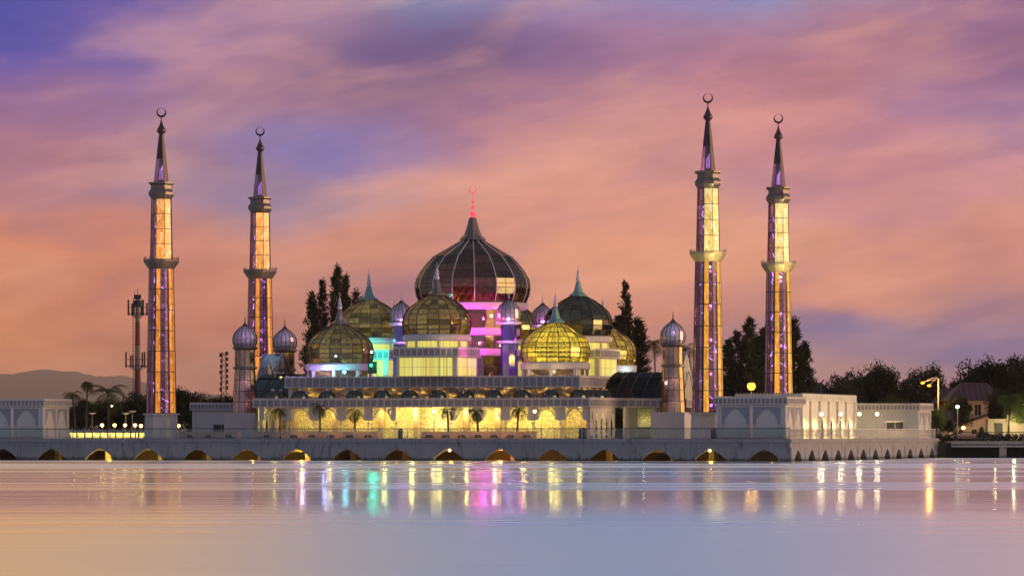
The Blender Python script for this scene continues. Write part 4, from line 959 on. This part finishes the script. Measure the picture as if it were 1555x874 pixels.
# two bulkhead lamps glowing under the quay
for px, lab in ((683, 'bright bulkhead lamp in the peak of a quay arch below the middle of the arcade'), (1078, 'bright bulkhead lamp in the peak of the quay arch below the right minaret')):
    u = U(px, .0); t = thing('bulkhead_lamp', lab, 'lamp', W(u, -.05, 1.35)); mb = MB(); mb.sph((0, 0, 0), .17, 10, 6); mb.build('bulb', 'bulb_warm', t); mb = MB(); mb.tube((0, 0, .1), (0, 0, .38), .05, 6); mb.build('bracket', 'dark', t)
    light(0, 0, 0, 60, (1, .6, .1), .17, world=W(u, .6, 1.2), name='lamp_light')

# ------------------------------------------------------------------ things on the promenade
def planter(label, u0, u1, v, h=.95):
    t = thing('planter_wall', label, 'planter', W(u0, v, DZ)); L = u1 - u0
    mb = MB(); mb.box(0, L, 0, .9, 0, h); mb.box(-.05, L + .05, -.05, .95, h, h + .1); mb.build('wall', 'terracotta', t)
    mb = MB()
    k = max(1, int(L / 2.2))
    for i in range(k):
        a = (i + .5) * L / k; mb.add([(a - .7, -.02, .2), (a + .7, -.02, .2), (a + .35, -.02, .62), (a - .35, -.02, .62)], [(0, 1, 2, 3)])
    mb.build('recess', 'dark', t)
M['terracotta'] = stone('warm_planter_stone', (.42, .30, .22), stain=.3)
planter('long low orange lit planter wall before the right half of the arcade', U(640, 4), U(812, 4), 4)
planter('low planter wall before the left half of the arcade, left of the gap in the planters', U(432, 4), U(573, 4), 4)
planter('short low planter wall at the left end of the arcade', U(385, 4), U(424, 4), 4)
planter('dim low planter wall before the small white building', U(272, 4), U(362, 4), 4)
for px in (450, 500, 550, 655, 690, 725, 760, 795): light(U(px, 2.4), 2.4, DZ + .9, 70, (1, .42, .10), .08, name='planter_light')
def bin_(label, px, v, w=.42, h=1.5):
    u = U(px, v); t = thing('litter_bin', label, 'bin', W(u, v, DZ)); mb = MB(); mb.box(-w, w, -w, w, .08, h - .3); mb.build('body', 'dark', t)
    mb = MB(); mb.lathe([(w * 1.3, h - .28), (w * 1.2, h - .1), (.05, h)], 8); mb.build('lid', 'dark', t)
bin_('tall dark bin near the right end of the lit arcade', 885, 2.2, .42, 1.55); bin_('tall dark bin left of the corner pavilion', 1084, 1.6, .32, 1.5); bin_('tall dark bin in front of the wide unarched bay', 608, 2.2, .25, 1.5)

# ------------------------------------------------------------------ plants
def palm_mesh(h, n, L, seed, droop=1.0, lw=.28, leafw=1.0):
    rr = random.Random(seed); tr = MB(); lf = MB()
    pts = []; bx, by = rr.uniform(-.25, .25), rr.uniform(-.2, .2)
    for i in range(7): t = i / 6; pts.append((bx * t * t * h * .35, by * t * h * .2, h * t))
    for i in range(6): tr.tube(pts[i], pts[i + 1], .16 - .05 * i / 6, 7, .16 - .05 * (i + 1) / 6)
    top = Vector(pts[-1])
    for k in range(n):
        a = 2 * pi * k / n + rr.uniform(-.2, .2); el = rr.uniform(-.3, 1.25); d = Vector((math.cos(a), math.sin(a), 0)); ln = L * rr.uniform(.8, 1.1)
        P = []; p = top.copy(); e = el
        for i in range(8):
            P.append(p.copy()); p = p + (d * math.cos(e) + Vector((0, 0, 1)) * math.sin(e)) * ln / 7; e -= .30 * droop
        side = Vector((-d.y, d.x, 0))
        for i in range(7):
            w0 = lw * ln * math.sin(pi * (i + .6) / 8) * leafw; q0, q1 = P[i], P[i + 1]
            for sg in (-1, 1):
                for m_ in range(3):
                    b0 = q0.lerp(q1, m_ / 3); b1 = q0.lerp(q1, m_ / 3 + .16); tip = b0 + side * sg * w0 + (q1 - q0) * .8 + Vector((0, 0, -w0 * .55))
                    lf.add([b0, b1, tip + (q1 - q0) * .08, tip], [(0, 1, 2, 3)])
    return tr, lf
def palm(label, loc, h, n, L, seed, droop=1.0, cat='palm tree', mat='leaf_palm', group=None, lw=.28, name='palm_tree'):
    t = thing(name, label, cat, loc, 0, group); tr, lf = palm_mesh(h, n, L, seed, droop, lw)
    tr.build('trunk', 'bark', t); lf.build('crown', mat, t); return t
GP = 'young palms along the arcade'
for i, (px, top, lab) in enumerate(((425, 618, 'first palm from the left before the arcade'), (486, 611, 'palm with the widest crown, before the left part of the arcade'), (539, 618, 'palm between the left lobed arches of the arcade'), (681, 617, 'palm just right of the wide unarched bay'), (726, 619, 'palm before the centre right arch of the arcade'), (785, 615, 'palm before the arcade just left of the right hand glaring lamp'))):
    v = 4.5; u = U(px, v); palm(lab, W(u, v, DZ), Zp(top + 7, u, v) - DZ, 24, 1.75, 10 + i, 1.25, group=GP, lw=.2)
for i, (px, lab) in enumerate(((303, 'bushy low palm at the left corner of the small white building'), (340, 'bushy low palm at the right side of the small white building'))):
    Y = 590; palm(lab, (XP(px, Y), Y, DZ), ZY(632, Y) - DZ, 40, 2.1, 30 + i, 1.3, lw=.25)
Y = 640
palm('feathery coconut palm above the dark trees left of the mast', (XP(165, Y), Y, 2.3), ZY(597, Y) - 2.3, 22, 4.0, 41, .9, lw=.2)
palm('coconut palm with a tight tuft standing above the trees at the left', (XP(131, Y), Y, 2.3), ZY(583, Y) - 2.3, 26, 1.7, 42, 1.4, lw=.35)
palm('low coconut palm left of the tufted palm', (XP(115, Y), Y, 2.3), ZY(600, Y) - 2.3, 18, 2.4, 43, 1.2, lw=.25)
palm('coconut palm between the conifer and the right turret', (XP(996, 650), 650, 2.3), ZY(523, 650) - 2.3, 20, 3.0, 44, 1.1, lw=.25)
palm('palm showing between the right turret and the tallest looking minaret', (XP(1046, 650), 650, 2.3), ZY(528, 650) - 2.3, 18, 2.8, 45, 1.1, lw=.25)
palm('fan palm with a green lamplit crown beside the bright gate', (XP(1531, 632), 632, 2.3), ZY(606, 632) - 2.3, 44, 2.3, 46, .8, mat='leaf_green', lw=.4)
palm('thin fan palm in the garden beside the tall cool white lamp', (XP(1446, 640), 640, 2.3), ZY(612, 640) - 2.3, 30, 1.9, 47, .9, lw=.35)

def conifer_mesh(h, w, seed):
    rr = random.Random(seed); tr = MB(); lf = MB()
    tr.tube((0, 0, 0), (0, 0, h * .95), .3, 7, .04)
    n = int(h * 11)
    for k in range(n):
        z = h * (.06 + .94 * (k / n) ** .92); t = z / h; br = w * (1 - t) ** .62 * rr.uniform(.45, 1.12) * (1 if t > .15 else .8) + .15
        a = rr.uniform(0, 2 * pi); d = Vector((math.cos(a), math.sin(a), rr.uniform(.35, .9)))
        p = Vector((0, 0, z - br * .35)); q = p + d.normalized() * br
        if k % 2 == 0: tr.tube(p, q, .05, 4, .015)
        m_ = int(9 + br * 8)
        for i in range(m_):
            c = p.lerp(q, rr.uniform(.25, 1.05)) + Vector((rr.gauss(0, .22), rr.gauss(0, .22), rr.gauss(0, .22)))
            dd = Vector((rr.gauss(0, .6) + d.x, rr.gauss(0, .6) + d.y, rr.uniform(.1, 1.3))).normalized() * rr.uniform(.35, .75); s = dd.orthogonal().normalized() * rr.uniform(.08, .16)
            lf.add([c - s, c + s, c + dd + s * .3, c + dd - s * .3], [(0, 1, 2, 3)])
    return tr, lf
CM = []
for sd_, ww in ((1, 3.4), (2, 2.9), (3, 4.3)):
    tr, lf = conifer_mesh(20, ww, sd_); CM.append((tr, lf))
def tree_master(pair, name, mat):
    t = thing(name, 'x', 'tree', (0, 0, 0), 0); pair[0].build('trunk', 'bark', t); pair[1].build('crown', mat, t); return t
CT = [tree_master(p, 'conifer_tree', 'leaf_conifer') for p in CM]
used = set()
def put(masters, k, label, px, top, Y, baseh, group, wide=1.0, rot=0, z0=2.3):
    h = ZY(top, Y) - z0; s = h / baseh; loc = (XP(px, Y), Y, z0); key = (id(masters), k)
    if key not in used: used.add(key); o = masters[k]; o.location = loc; o.rotation_euler = (0, 0, rot)
    else: o = dup(masters[k], loc, rot)
    o['label'] = label; o['group'] = group; o.scale = (s * wide, s * wide, s); return o
GC = 'dark conifers behind the mosque'
put(CT, 0, 'tallest dark conifer behind the left domes', 512, 407, 640, 20, GC, .62)
put(CT, 1, 'slim dark conifer just left of the tallest one behind the left domes', 490, 426, 645, 20, GC, .55, 1)
put(CT, 2, 'leftmost conifer behind the left domes, lower and broad', 474, 447, 640, 20, GC, .62, 2)
put(CT, 1, 'conifer tip right of the tallest one behind the left domes', 524, 420, 650, 20, GC, .55, 3)
put(CT, 0, 'short conifer peeping left of the green spired dome', 541, 443, 648, 20, GC, .6, 4)
put(CT, 2, 'lone conifer right of the domes, leaning crown', 950, 430, 640, 20, GC, .5, .5)
put(CT, 0, 'lower conifer on the right flank of the lone one beyond the domes', 968, 486, 644, 20, GC, 1.2, 1.6)
put(CT, 1, 'conifer filling the gap behind the rightmost dome', 940, 480, 650, 20, GC, 1.3, 2.2)
for i, (px, top, k, wd, lab) in enumerate(((1138, 484, 0, .95, 'pointed conifer midway between the two right minarets'), (1120, 504, 2, .9, 'broad conifer right of the tallest looking minaret'), (1106, 516, 1, 1.1, 'low conifer touching the tallest looking minaret'), (1160, 500, 2, .9, 'broad conifer left of the rightmost minaret'), (1174, 492, 1, 1.1, 'conifer hidden half behind the rightmost minaret'), (1206, 485, 0, .95, 'tall conifer right behind the rightmost minaret'), (1222, 520, 2, .95, 'spreading conifer right of the rightmost minaret'), (1150, 512, 0, 1.3, 'shadowy conifer in the middle of the right clump'), (1190, 515, 2, 1.0, 'conifer directly behind the rightmost minaret shaft'))):
    put(CT, k, lab, px, top, 660 + 4 * i, 20, GC, wd, i * .9)

def broad_mesh(h, w, seed):
    rr = random.Random(seed); tr = MB(); lf = MB(); tr.tube((0, 0, 0), (.2, 0, h * .4), .35, 8, .24)
    n = 34
    for k in range(n):
        a = rr.uniform(0, 2 * pi); e = rr.uniform(-.35, 1) ; rr_ = rr.uniform(.45, 1)
        c = Vector((math.cos(a) * w * rr_ * math.cos(e * 1.3), math.sin(a) * w * rr_ * math.cos(e * 1.3), h * .55 + h * .38 * math.sin(e * 1.4) * rr_))
        tr.tube((.2, 0, h * .38), c, .1, 4, .02)
        R_ = rr.uniform(.9, 1.8) * w / 5
        for i in range(200):
            v = Vector((rr.gauss(0, 1), rr.gauss(0, 1), rr.gauss(0, .8))).normalized() * R_ * rr.uniform(.55, 1.15); p = c + v
            s = Vector((rr.gauss(0, 1), rr.gauss(0, 1), rr.gauss(0, 1))).normalized() * rr.uniform(.12, .24); q = s.orthogonal().normalized() * s.length * .7
            lf.add([p - s, p - q, p + s, p + q], [(0, 1, 2, 3)])
    return tr, lf
BT = [tree_master(broad_mesh(10, 5, 60 + i), 'broadleaf_tree', 'leaf_dark') for i in range(3)]
GB = 'dark broadleaf trees on the bank'
for i, (px, top, k, wd, lab) in enumerate(((1280, 566, 0, 1.1, 'dark round tree right of the far red roof'), (1308, 556, 1, 1.2, 'widest dark tree behind the far pavilion'), (1338, 552, 2, 1.0, 'dark tree with the highest crown left of the road lamp'), (1362, 572, 0, 1.0, 'lower dark tree behind the pavilion roof'), (1382, 578, 1, 1.1, 'dark tree beneath the two orange lamp heads'), (1410, 554, 2, 1.0, 'rounded dark tree behind the double headed road lamp'), (1432, 575, 0, .8, 'small dark tree between road lamp and red roofed house'),
        (1482, 548, 1, 1.1, 'dark tree rising behind the left of the red roofed house'), (1510, 544, 2, 1.1, 'large dark tree behind the ridge of the red roofed house'), (1540, 538, 0, 1.15, 'tallest dark tree at the right edge, left one'), (1572, 538, 1, 1.1, 'tallest dark tree at the right edge, cut by the frame'))):
    put(BT, k, lab, px, top, 690 + (i % 4) * 6, 10, GB, wd * .62, i * 1.3)
for i, (px, top, k, wd, lab) in enumerate(((118, 612, 1, 1.0, 'low dark tree at the right side of the left edge pavilion'), (140, 604, 0, 1.2, 'dark bushy tree under the tufted coconut palm'), (168, 606, 2, 1.3, 'dark bushy tree under the feathery coconut palm'), (194, 606, 1, 1.1, 'dark bushy tree left of the mast foot'), (217, 592, 0, .9, 'dark tree squeezed between mast and left minaret'), (272, 590, 2, 1.0, 'dark tree right of the left minaret'), (292, 594, 1, 1.0, 'dark tree above the small white building, left one'), (322, 602, 0, 1.0, 'low dark tree behind the small white building'), (352, 596, 2, .9, 'bushy tree between lattice mast and left turret'), (250, 596, 1, .8, 'dark tree hidden behind the left minaret'))):
    put(BT, k, lab, px, top, 655 + (i % 4) * 5, 10, 'dark trees left of the mosque', wd, i * 1.7)
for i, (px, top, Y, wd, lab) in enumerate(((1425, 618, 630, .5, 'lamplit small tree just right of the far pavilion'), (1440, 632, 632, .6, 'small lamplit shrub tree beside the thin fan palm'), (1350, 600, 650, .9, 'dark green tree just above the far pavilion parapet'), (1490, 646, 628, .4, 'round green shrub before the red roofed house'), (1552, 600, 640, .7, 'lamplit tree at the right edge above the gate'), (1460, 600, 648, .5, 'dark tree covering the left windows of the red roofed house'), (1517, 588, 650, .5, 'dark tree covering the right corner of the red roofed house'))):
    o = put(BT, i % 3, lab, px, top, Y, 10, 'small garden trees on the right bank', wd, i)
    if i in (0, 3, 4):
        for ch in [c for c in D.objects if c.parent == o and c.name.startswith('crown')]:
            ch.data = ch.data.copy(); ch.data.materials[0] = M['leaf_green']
# low scrub that reads as one dark mass behind the palms
def scrub(name, px0, px1, Y, top, seed):
    rr = random.Random(seed); mb = MB(); x0, x1 = XP(px0, Y), XP(px1, Y)
    for i in range(int((x1 - x0) * 130)):
        x = rr.uniform(x0, x1); h = (ZY(top, Y) - 2.3) * (.8 + .2 * math.sin(x * .9) + .1 * math.sin(x * 2.3)); z = 2.3 + h * rr.uniform(0, 1) ** .7; p = Vector((x, Y + rr.uniform(-2, 2), z))
        s = Vector((rr.gauss(0, 1), rr.gauss(0, 1), rr.gauss(0, 1))).normalized() * rr.uniform(.15, .35); q = s.orthogonal().normalized() * s.length * .7
        mb.add([p - s, p - q, p + s, p + q], [(0, 1, 2, 3)])
    o = mb.build(name, 'leaf_dark'); o['kind'] = 'stuff'; o['label'] = 'dense dark undergrowth ' + ('behind the left lamps' if px0 < 600 else 'between the right minarets' if px0 < 1200 else 'on the right bank'); o['category'] = 'undergrowth'
scrub('undergrowth', 95, 372, 668, 618, 1); scrub('undergrowth', 900, 1260, 690, 590, 2); scrub('undergrowth', 1260, 1600, 688, 600, 3)

# ------------------------------------------------------------------ masts
Y = 660; t = thing('telecom_tower', 'red and white telecom mast with antenna platforms left of the first minaret', 'mast', (XP(209, Y), Y, 2.3), 0)
zt = ZY(452, Y) - 2.3; bands = 5
for i in range(6):
    z0, z1 = zt * i / 6, zt * (i + 1) / 6; r0, r1 = .60 - .25 * i / 6, .60 - .25 * (i + 1) / 6
    mb = MB(); mb.lathe([(r0, z0), (r1, z1)], 10, cap=False); mb.build('mast_section', 'tower_white' if i % 2 else 'tower_red', t)
mb = MB(); mb.tube((-.7, 0, 0), (-.7, 0, zt), .06, 4)
for i in range(int(zt / .5)): mb.tube((-.9, 0, i * .5), (-.5, 0, i * .5), .03, 3)
mb.build('ladder', 'dark', t)
for zc, w_ in ((ZY(555, Y) - 2.3, 1.7), (ZY(476, Y) - 2.3, 1.35)):
    mb = MB(); mb.lathe([(w_, zc), (w_, zc + .08)], 10, cap=False); mb.lathe([(w_, zc + 1), (w_, zc + 1.06)], 10, cap=False)
    for i in range(6): a = i * pi / 3; mb.tube((0, 0, zc - 1.0), (w_ * math.cos(a), w_ * math.sin(a), zc), .05, 4); mb.tube((0, 0, zc), (w_ * math.cos(a), w_ * math.sin(a), zc), .05, 4)
    mb.build('platform', 'dark', t)
    for i in range(6):
        a = i * pi / 3 + .2; x, y = w_ * 1.1 * math.cos(a), w_ * 1.1 * math.sin(a); mb = MB(); mb.box(x - .13, x + .13, y - .1, y + .1, zc - .3, zc + 1.7 + .5 * (i % 2)); mb.build('antenna', 'tower_red' if zc < 15 else 'dark', t)
mb = MB(); mb.box(-.55, .55, -.4, .4, zt - .2, zt + .5); mb.lathe([(.7, zt - 1.4), (.7, zt - .4)], 8); mb.tube((0, 0, zt), (0, 0, zt + 1.6), .05, 4); mb.tube((-.5, 0, zt), (-.5, 0, zt + 1.0), .05, 4); mb.build('top_antennas', 'dark', t)
Y = 900; t = thing('lattice_mast', 'thin distant lattice mast above the small white building', 'mast', (XP(340, Y), Y, 2.3), 0)
zt = ZY(534, Y) - 2.3; mb = MB(); N = 16
for i in range(N):
    z0, z1 = zt * i / N, zt * (i + 1) / N; w0, w1 = .75 - .4 * i / N, .75 - .4 * (i + 1) / N
    for a, b in ((-1, -1), (1, -1), (1, 1), (-1, 1)): mb.tube((a * w0, b * w0, z0), (a * w1, b * w1, z1), .08, 4)
    mb.tube((-w0, -w0, z0), (w1, -w1, z1), .06, 4); mb.tube((w0, -w0, z0), (-w1, -w1, z1), .06, 4)
mb.build('lattice', 'tower_red', t); mb = MB()
for i in range(7): z = zt * (.55 + .065 * i); mb.box(-.95 + .1 * (i % 3), -.4, -.3, .2, z, z + .9); mb.box(.4, .95, -.3, .2, z + .4, z + 1.2)
mb.build('antenna', 'dark', t)

# ------------------------------------------------------------------ left garden: fence in front of the lamps
Y = 600; x0, x1 = XP(104, Y), XP(221, Y)
t = thing('garden_fence', 'yellow lit slatted fence between the left pavilion and the first minaret', 'fence', (x0, Y, DZ), 0)
L = x1 - x0; mb = MB(); mb.box(0, L, -.05, .05, 1.15, 1.25); mb.box(0, L, -.05, .05, .1, .18); mb.build('rail', 'cream', t)
mb = MB(); i = 0
while i * .28 < L: mb.box(i * .28, i * .28 + (.07 if i % 4 else .2), -.06, .06, 0, 1.2 + (.2 if i % 5 == 0 else 0)); i += 1
mb.build('slat', 'dark_frame', t)
mb = MB(); mb.box(-1, L, 1.4, 1.6, 0, .9); mb.build('backing_wall', 'cream', t)
for px in range(110, 220, 12): light(0, 0, 0, 90, (1, .75, .15), .2, world=Vector((XP(px, Y), Y + .75, DZ + .8)), name='fence_light')

# ------------------------------------------------------------------ right bank
t = thing('boardwalk', 'dark riverside boardwalk on piles right of the quay', 'boardwalk', (66, 600, 0), 0)
mb = MB(); mb.box(-2, 80, 0, 8, 2.15, 2.42); mb.build('deck', 'under', t); mb = MB(); mb.box(-2, 80, -.2, 0, 1.55, 1.85); mb.box(-2, 80, -.05, .1, 2.0, 2.42); mb.build('edge_beam', 'quay', t)
for i in range(6): mb = MB(); mb.box(5.6 + 12 * i - .5, 5.6 + 12 * i + .5, .2, 1, -1, 2.15); mb.build('pile', 'quay', t)
mb = MB(); mb.box(-2, 80, 7.0, 7.3, -.5, 2.15); mb.build('back_wall', 'dark', t)
t = thing('railing', 'dark metal railing along the boardwalk right of the quay', 'railing', (66, 600.3, 2.42), 0)
for i in range(12): mb = MB(); mb.box(-1.5 + 3.4 * i - .06, -1.5 + 3.4 * i + .06, -.06, .06, 0, 1.35); mb.build('post', 'dark', t)
mb = MB(); mb.tube((-1.5, 0, 1.3), (40, 0, 1.3), .06, 5); mb.tube((-1.5, 0, .7), (40, 0, .7), .03, 4); mb.tube((-1.5, 0, .2), (40, 0, .2), .03, 4); mb.build('handrail', 'dark', t)
t = thing('bench', 'pale slatted bench on the boardwalk', 'bench', (XP(1468, 605), 605, 2.42), 0)
mb = MB(); [mb.box(-1.4, 1.4, -.45 + .16 * i, -.33 + .16 * i, .45, .5) for i in range(4)]; mb.build('seat', 'bench', t)
mb = MB(); [mb.box(-1.4, 1.4, .22, .28, .62 + .17 * i, .74 + .17 * i) for i in range(3)]; mb.build('backrest', 'bench', t)
for x in (-1.2, 1.2): mb = MB(); mb.box(x - .06, x + .06, -.4, .25, 0, .45); mb.box(x - .06, x + .06, .28, .34, 0, 1.1); mb.build('leg', 'dark', t)
# hedge
rr = random.Random(9); mb = MB()
for i in range(9000):
    p = Vector((rr.uniform(62, 120), 612 + rr.uniform(0, 2), rr.uniform(2.3, 3.35 + .15 * math.sin(i)))); s = Vector((rr.gauss(0, 1), rr.gauss(0, 1), rr.gauss(0, 1))).normalized() * rr.uniform(.1, .22); q = s.orthogonal().normalized() * s.length * .7
    mb.add([p - s, p - q, p + s, p + q], [(0, 1, 2, 3)])
o = mb.build('hedge', 'leaf_dark'); o['label'] = 'long low clipped hedge behind the boardwalk railing'; o['category'] = 'hedge'
def gable_house(label, px0, px1, Y, eave, ridge, depth, wins, name='house', wall='housewall', over=.8, arch=None):
    x0, x1 = XP(px0, Y), XP(px1, Y); t = thing(name, label, 'house', (x0, Y, 2.3), 0); L = x1 - x0; ze, zr = ZY(eave, Y) - 2.3, ZY(ridge, Y) - 2.3
    MB().box(0, L, 0, depth, 0, ze).build('wall', wall, t)
    mb = MB(); a = .22 * L
    mb.add([(-over, -over, ze - .1), (L + over, -over, ze - .1), (L + over, depth + over, ze - .1), (-over, depth + over, ze - .1), (a, depth / 2, zr), (L - a, depth / 2, zr)], [(0, 1, 5, 4), (1, 2, 5), (2, 3, 4, 5), (3, 0, 4), (3, 2, 1, 0)])
    for i in range(int(L / .9)):
        x = i * .9 + .3; f = min(1, x / a, (L - x) / a); mb.tube((x, -over, ze - .08), (x + (0 if a < x < L - a else (a - x) * .0), -over + (depth / 2 + over) * f, ze - .08 + (zr - ze + .1) * f), .07, 4)
    mb.build('roof', 'roof_red', t)
    for wx, wz, ww, wh in wins:
        mb = MB(); mb.box(wx, wx + ww, -.05, -.005, wz, wz + wh); o = mb.build('window', 'carglass', t); mb = MB()
        for a_, b_, c1, d1 in ((wx - .1, wx, wz - .1, wz + wh + .1), (wx + ww, wx + ww + .1, wz - .1, wz + wh + .1), (wx, wx + ww, wz + wh, wz + wh + .1), (wx, wx + ww, wz - .1, wz), (wx + ww / 2 - .04, wx + ww / 2 + .04, wz, wz + wh)): mb.box(a_, b_, -.12, -.052, c1, d1)
        mb.build('frame', 'housewall', o)
    return t
gable_house('red roofed house standing far behind the cream hall', 1215, 1262, 700, 602, 580, 10, [(1, 3, 1, 1.2)])
Y = 662; h2 = gable_house('large two storey house with red tiled roof and lamplit walls on the right bank', 1448, 1520, Y, 607, 580, 11, [(1.2, 4.2, 1.0, 1.7), (3.4, 4.2, 1.0, 1.7), (6.0, 4.1, 1.5, 1.9), (1.2, .8, .9, 2.1), (3.0, .8, .9, 2.1)], over=1.0)
gable_house('dark roofed wing left of the large red roofed house', 1428, 1462, 674, 612, 588, 9, [(1, 2, 1, 1.2)])
# sloped porch roof and arch of the large house
mb = MB(); mb.add([(-2.5, -3.2, 1.7), (5.8, -3.2, 4.4), (5.8, -.02, 4.6), (-2.5, -.02, 1.9)], [(0, 1, 2, 3)]); mb.add([(-2.5, -3.2, 1.5), (5.8, -3.2, 4.2), (5.8, -3.2, 4.4), (-2.5, -3.2, 1.7)], [(0, 1, 2, 3)]); mb.build('porch_roof', 'roof_red', h2)
mb = MB(); mb.arch(5.2, 8.6, lambda t: -1 if abs(t) > .6 else 3.0 - 1.0 * (abs(t) / .6) ** 2, 4.2, -3.0, -2.7, 0, 16); mb.box(-2.4, -2.0, -3, -2.7, 0, 1.6); mb.add([(-2.4, -2.95, 0), (5.2, -2.95, 0), (5.2, -2.95, 4.1), (-2.4, -2.95, 1.6)], [(0, 1, 2, 3)]); mb.build('porch_wall', 'housewall', h2)
mb = MB(); [mb.box(x, x + .8, -3.02, -2.96, .6, 1.9) for x in (0.6, 2.6)]; mb.build('porch_window', 'carglass', h2)
for x in (1.5, 5.5): light(0, 0, 0, 260, (1, .6, .25), .3, world=Vector((XP(1448, Y) + x, Y - 7, 5.4)), name='garden_light')
# bright gatehouse
Y = 640; t = thing('gatehouse', 'glaring yellow white gate building at the right edge', 'gatehouse', (XP(1500, Y), Y, 2.3), 0); Lg = XP(1562, Y) - XP(1500, Y)
zz = ZY(637, Y) - 2.3; mb = MB(); mb.box(0, Lg, 0, 3, 0, zz); mb.box(3.9, 6.2, -.3, 2, 0, zz + 1.5); mb.box(3.0, 4.2, -.2, 1, 0, zz + .8); mb.build('wall', 'housewall', t)
mb = MB(); mb.box(-.2, Lg + .2, -.2, 3.2, zz, zz + .14); mb.build('coping', 'housewall', t)
mb = MB(); mb.box(1.0, 2.3, -.06, -.005, .3, zz - .5); mb.build('doorway', 'dark', t)
light(0, 0, 0, 700, (1, .85, .4), .2, world=Vector((XP(1536, Y), Y - 3, 5.0)), name='gate_light'); light(0, 0, 0, 240, (1, .85, .3), .2, world=Vector((XP(1508, Y), Y - 3, 3.8)), name='gate_light')
# cars
def car(label, px, Y, mat='carpaint', rot=0):
    t = thing('parked_car', label, 'car', (XP(px, Y), Y, 2.3), rot, 'cars parked by the red roofed house')
    prof = [(-2.1, .35), (-2.15, .75), (-1.9, .95), (-1.3, 1.0), (-.7, 1.42), (.6, 1.45), (1.3, 1.02), (2.0, .9), (2.15, .7), (2.1, .35)]
    def ext(P, y0, y1): n = len(P); return MB().add([(x, y0, z) for x, z in P] + [(x, y1, z) for x, z in P], [tuple(range(n)), tuple(range(2 * n - 1, n - 1, -1))] + [(i, n + i, n + (i + 1) % n, (i + 1) % n) for i in range(n)])
    ext(prof, -.85, .85).build('body', mat, t); ext([(-1.15, 1.0), (-.66, 1.36), (.55, 1.38), (1.1, 1.02)], -.87, .87).build('window', 'carglass', t)
    for x in (-1.35, 1.35):
        for y in (-.86, .66): mb = MB(); mb.tube((x, y, .33), (x, y + .2, .33), .33, 14); o = mb.build('wheel', 'tyre', t); MB().tube((x, y - .01, .33), (x, y + .21, .33), .18, 10).build('rim', 'steel', o)
    for y in (-.6, .6): MB().box(-2.17, -2.1, y - .18, y + .18, .6, .76).build('headlight', 'white_frame', t)
car('silver car parked before the porch of the red roofed house', 1493, 634); car('pale car parked left of the short warm garden lamp', 1452, 640, rot=.15)

# ------------------------------------------------------------------ haze
mb = MB(); mb.box(-9000, 9000, -60, 29800, -3, 480); hz = mb.build('haze', 'dark'); hz['kind'] = 'stuff'; hz['label'] = 'thin evening haze over river and land'; hz['category'] = 'haze'
m, g = newmat('evening_haze'); pv = g.n('ShaderNodeVolumePrincipled'); pv.inputs['Density'].default_value = 0.000028; pv.inputs['Color'].default_value = (1, .93, .90, 1); pv.inputs['Anisotropy'].default_value = .8
o = g.n('ShaderNodeOutputMaterial'); g.nt.links.new(pv.outputs[0], o.inputs[1]); hz.data.materials[0] = m
S.cycles.max_bounces = 8; S.cycles.transparent_max_bounces = 16; S.cycles.volume_bounces = 0
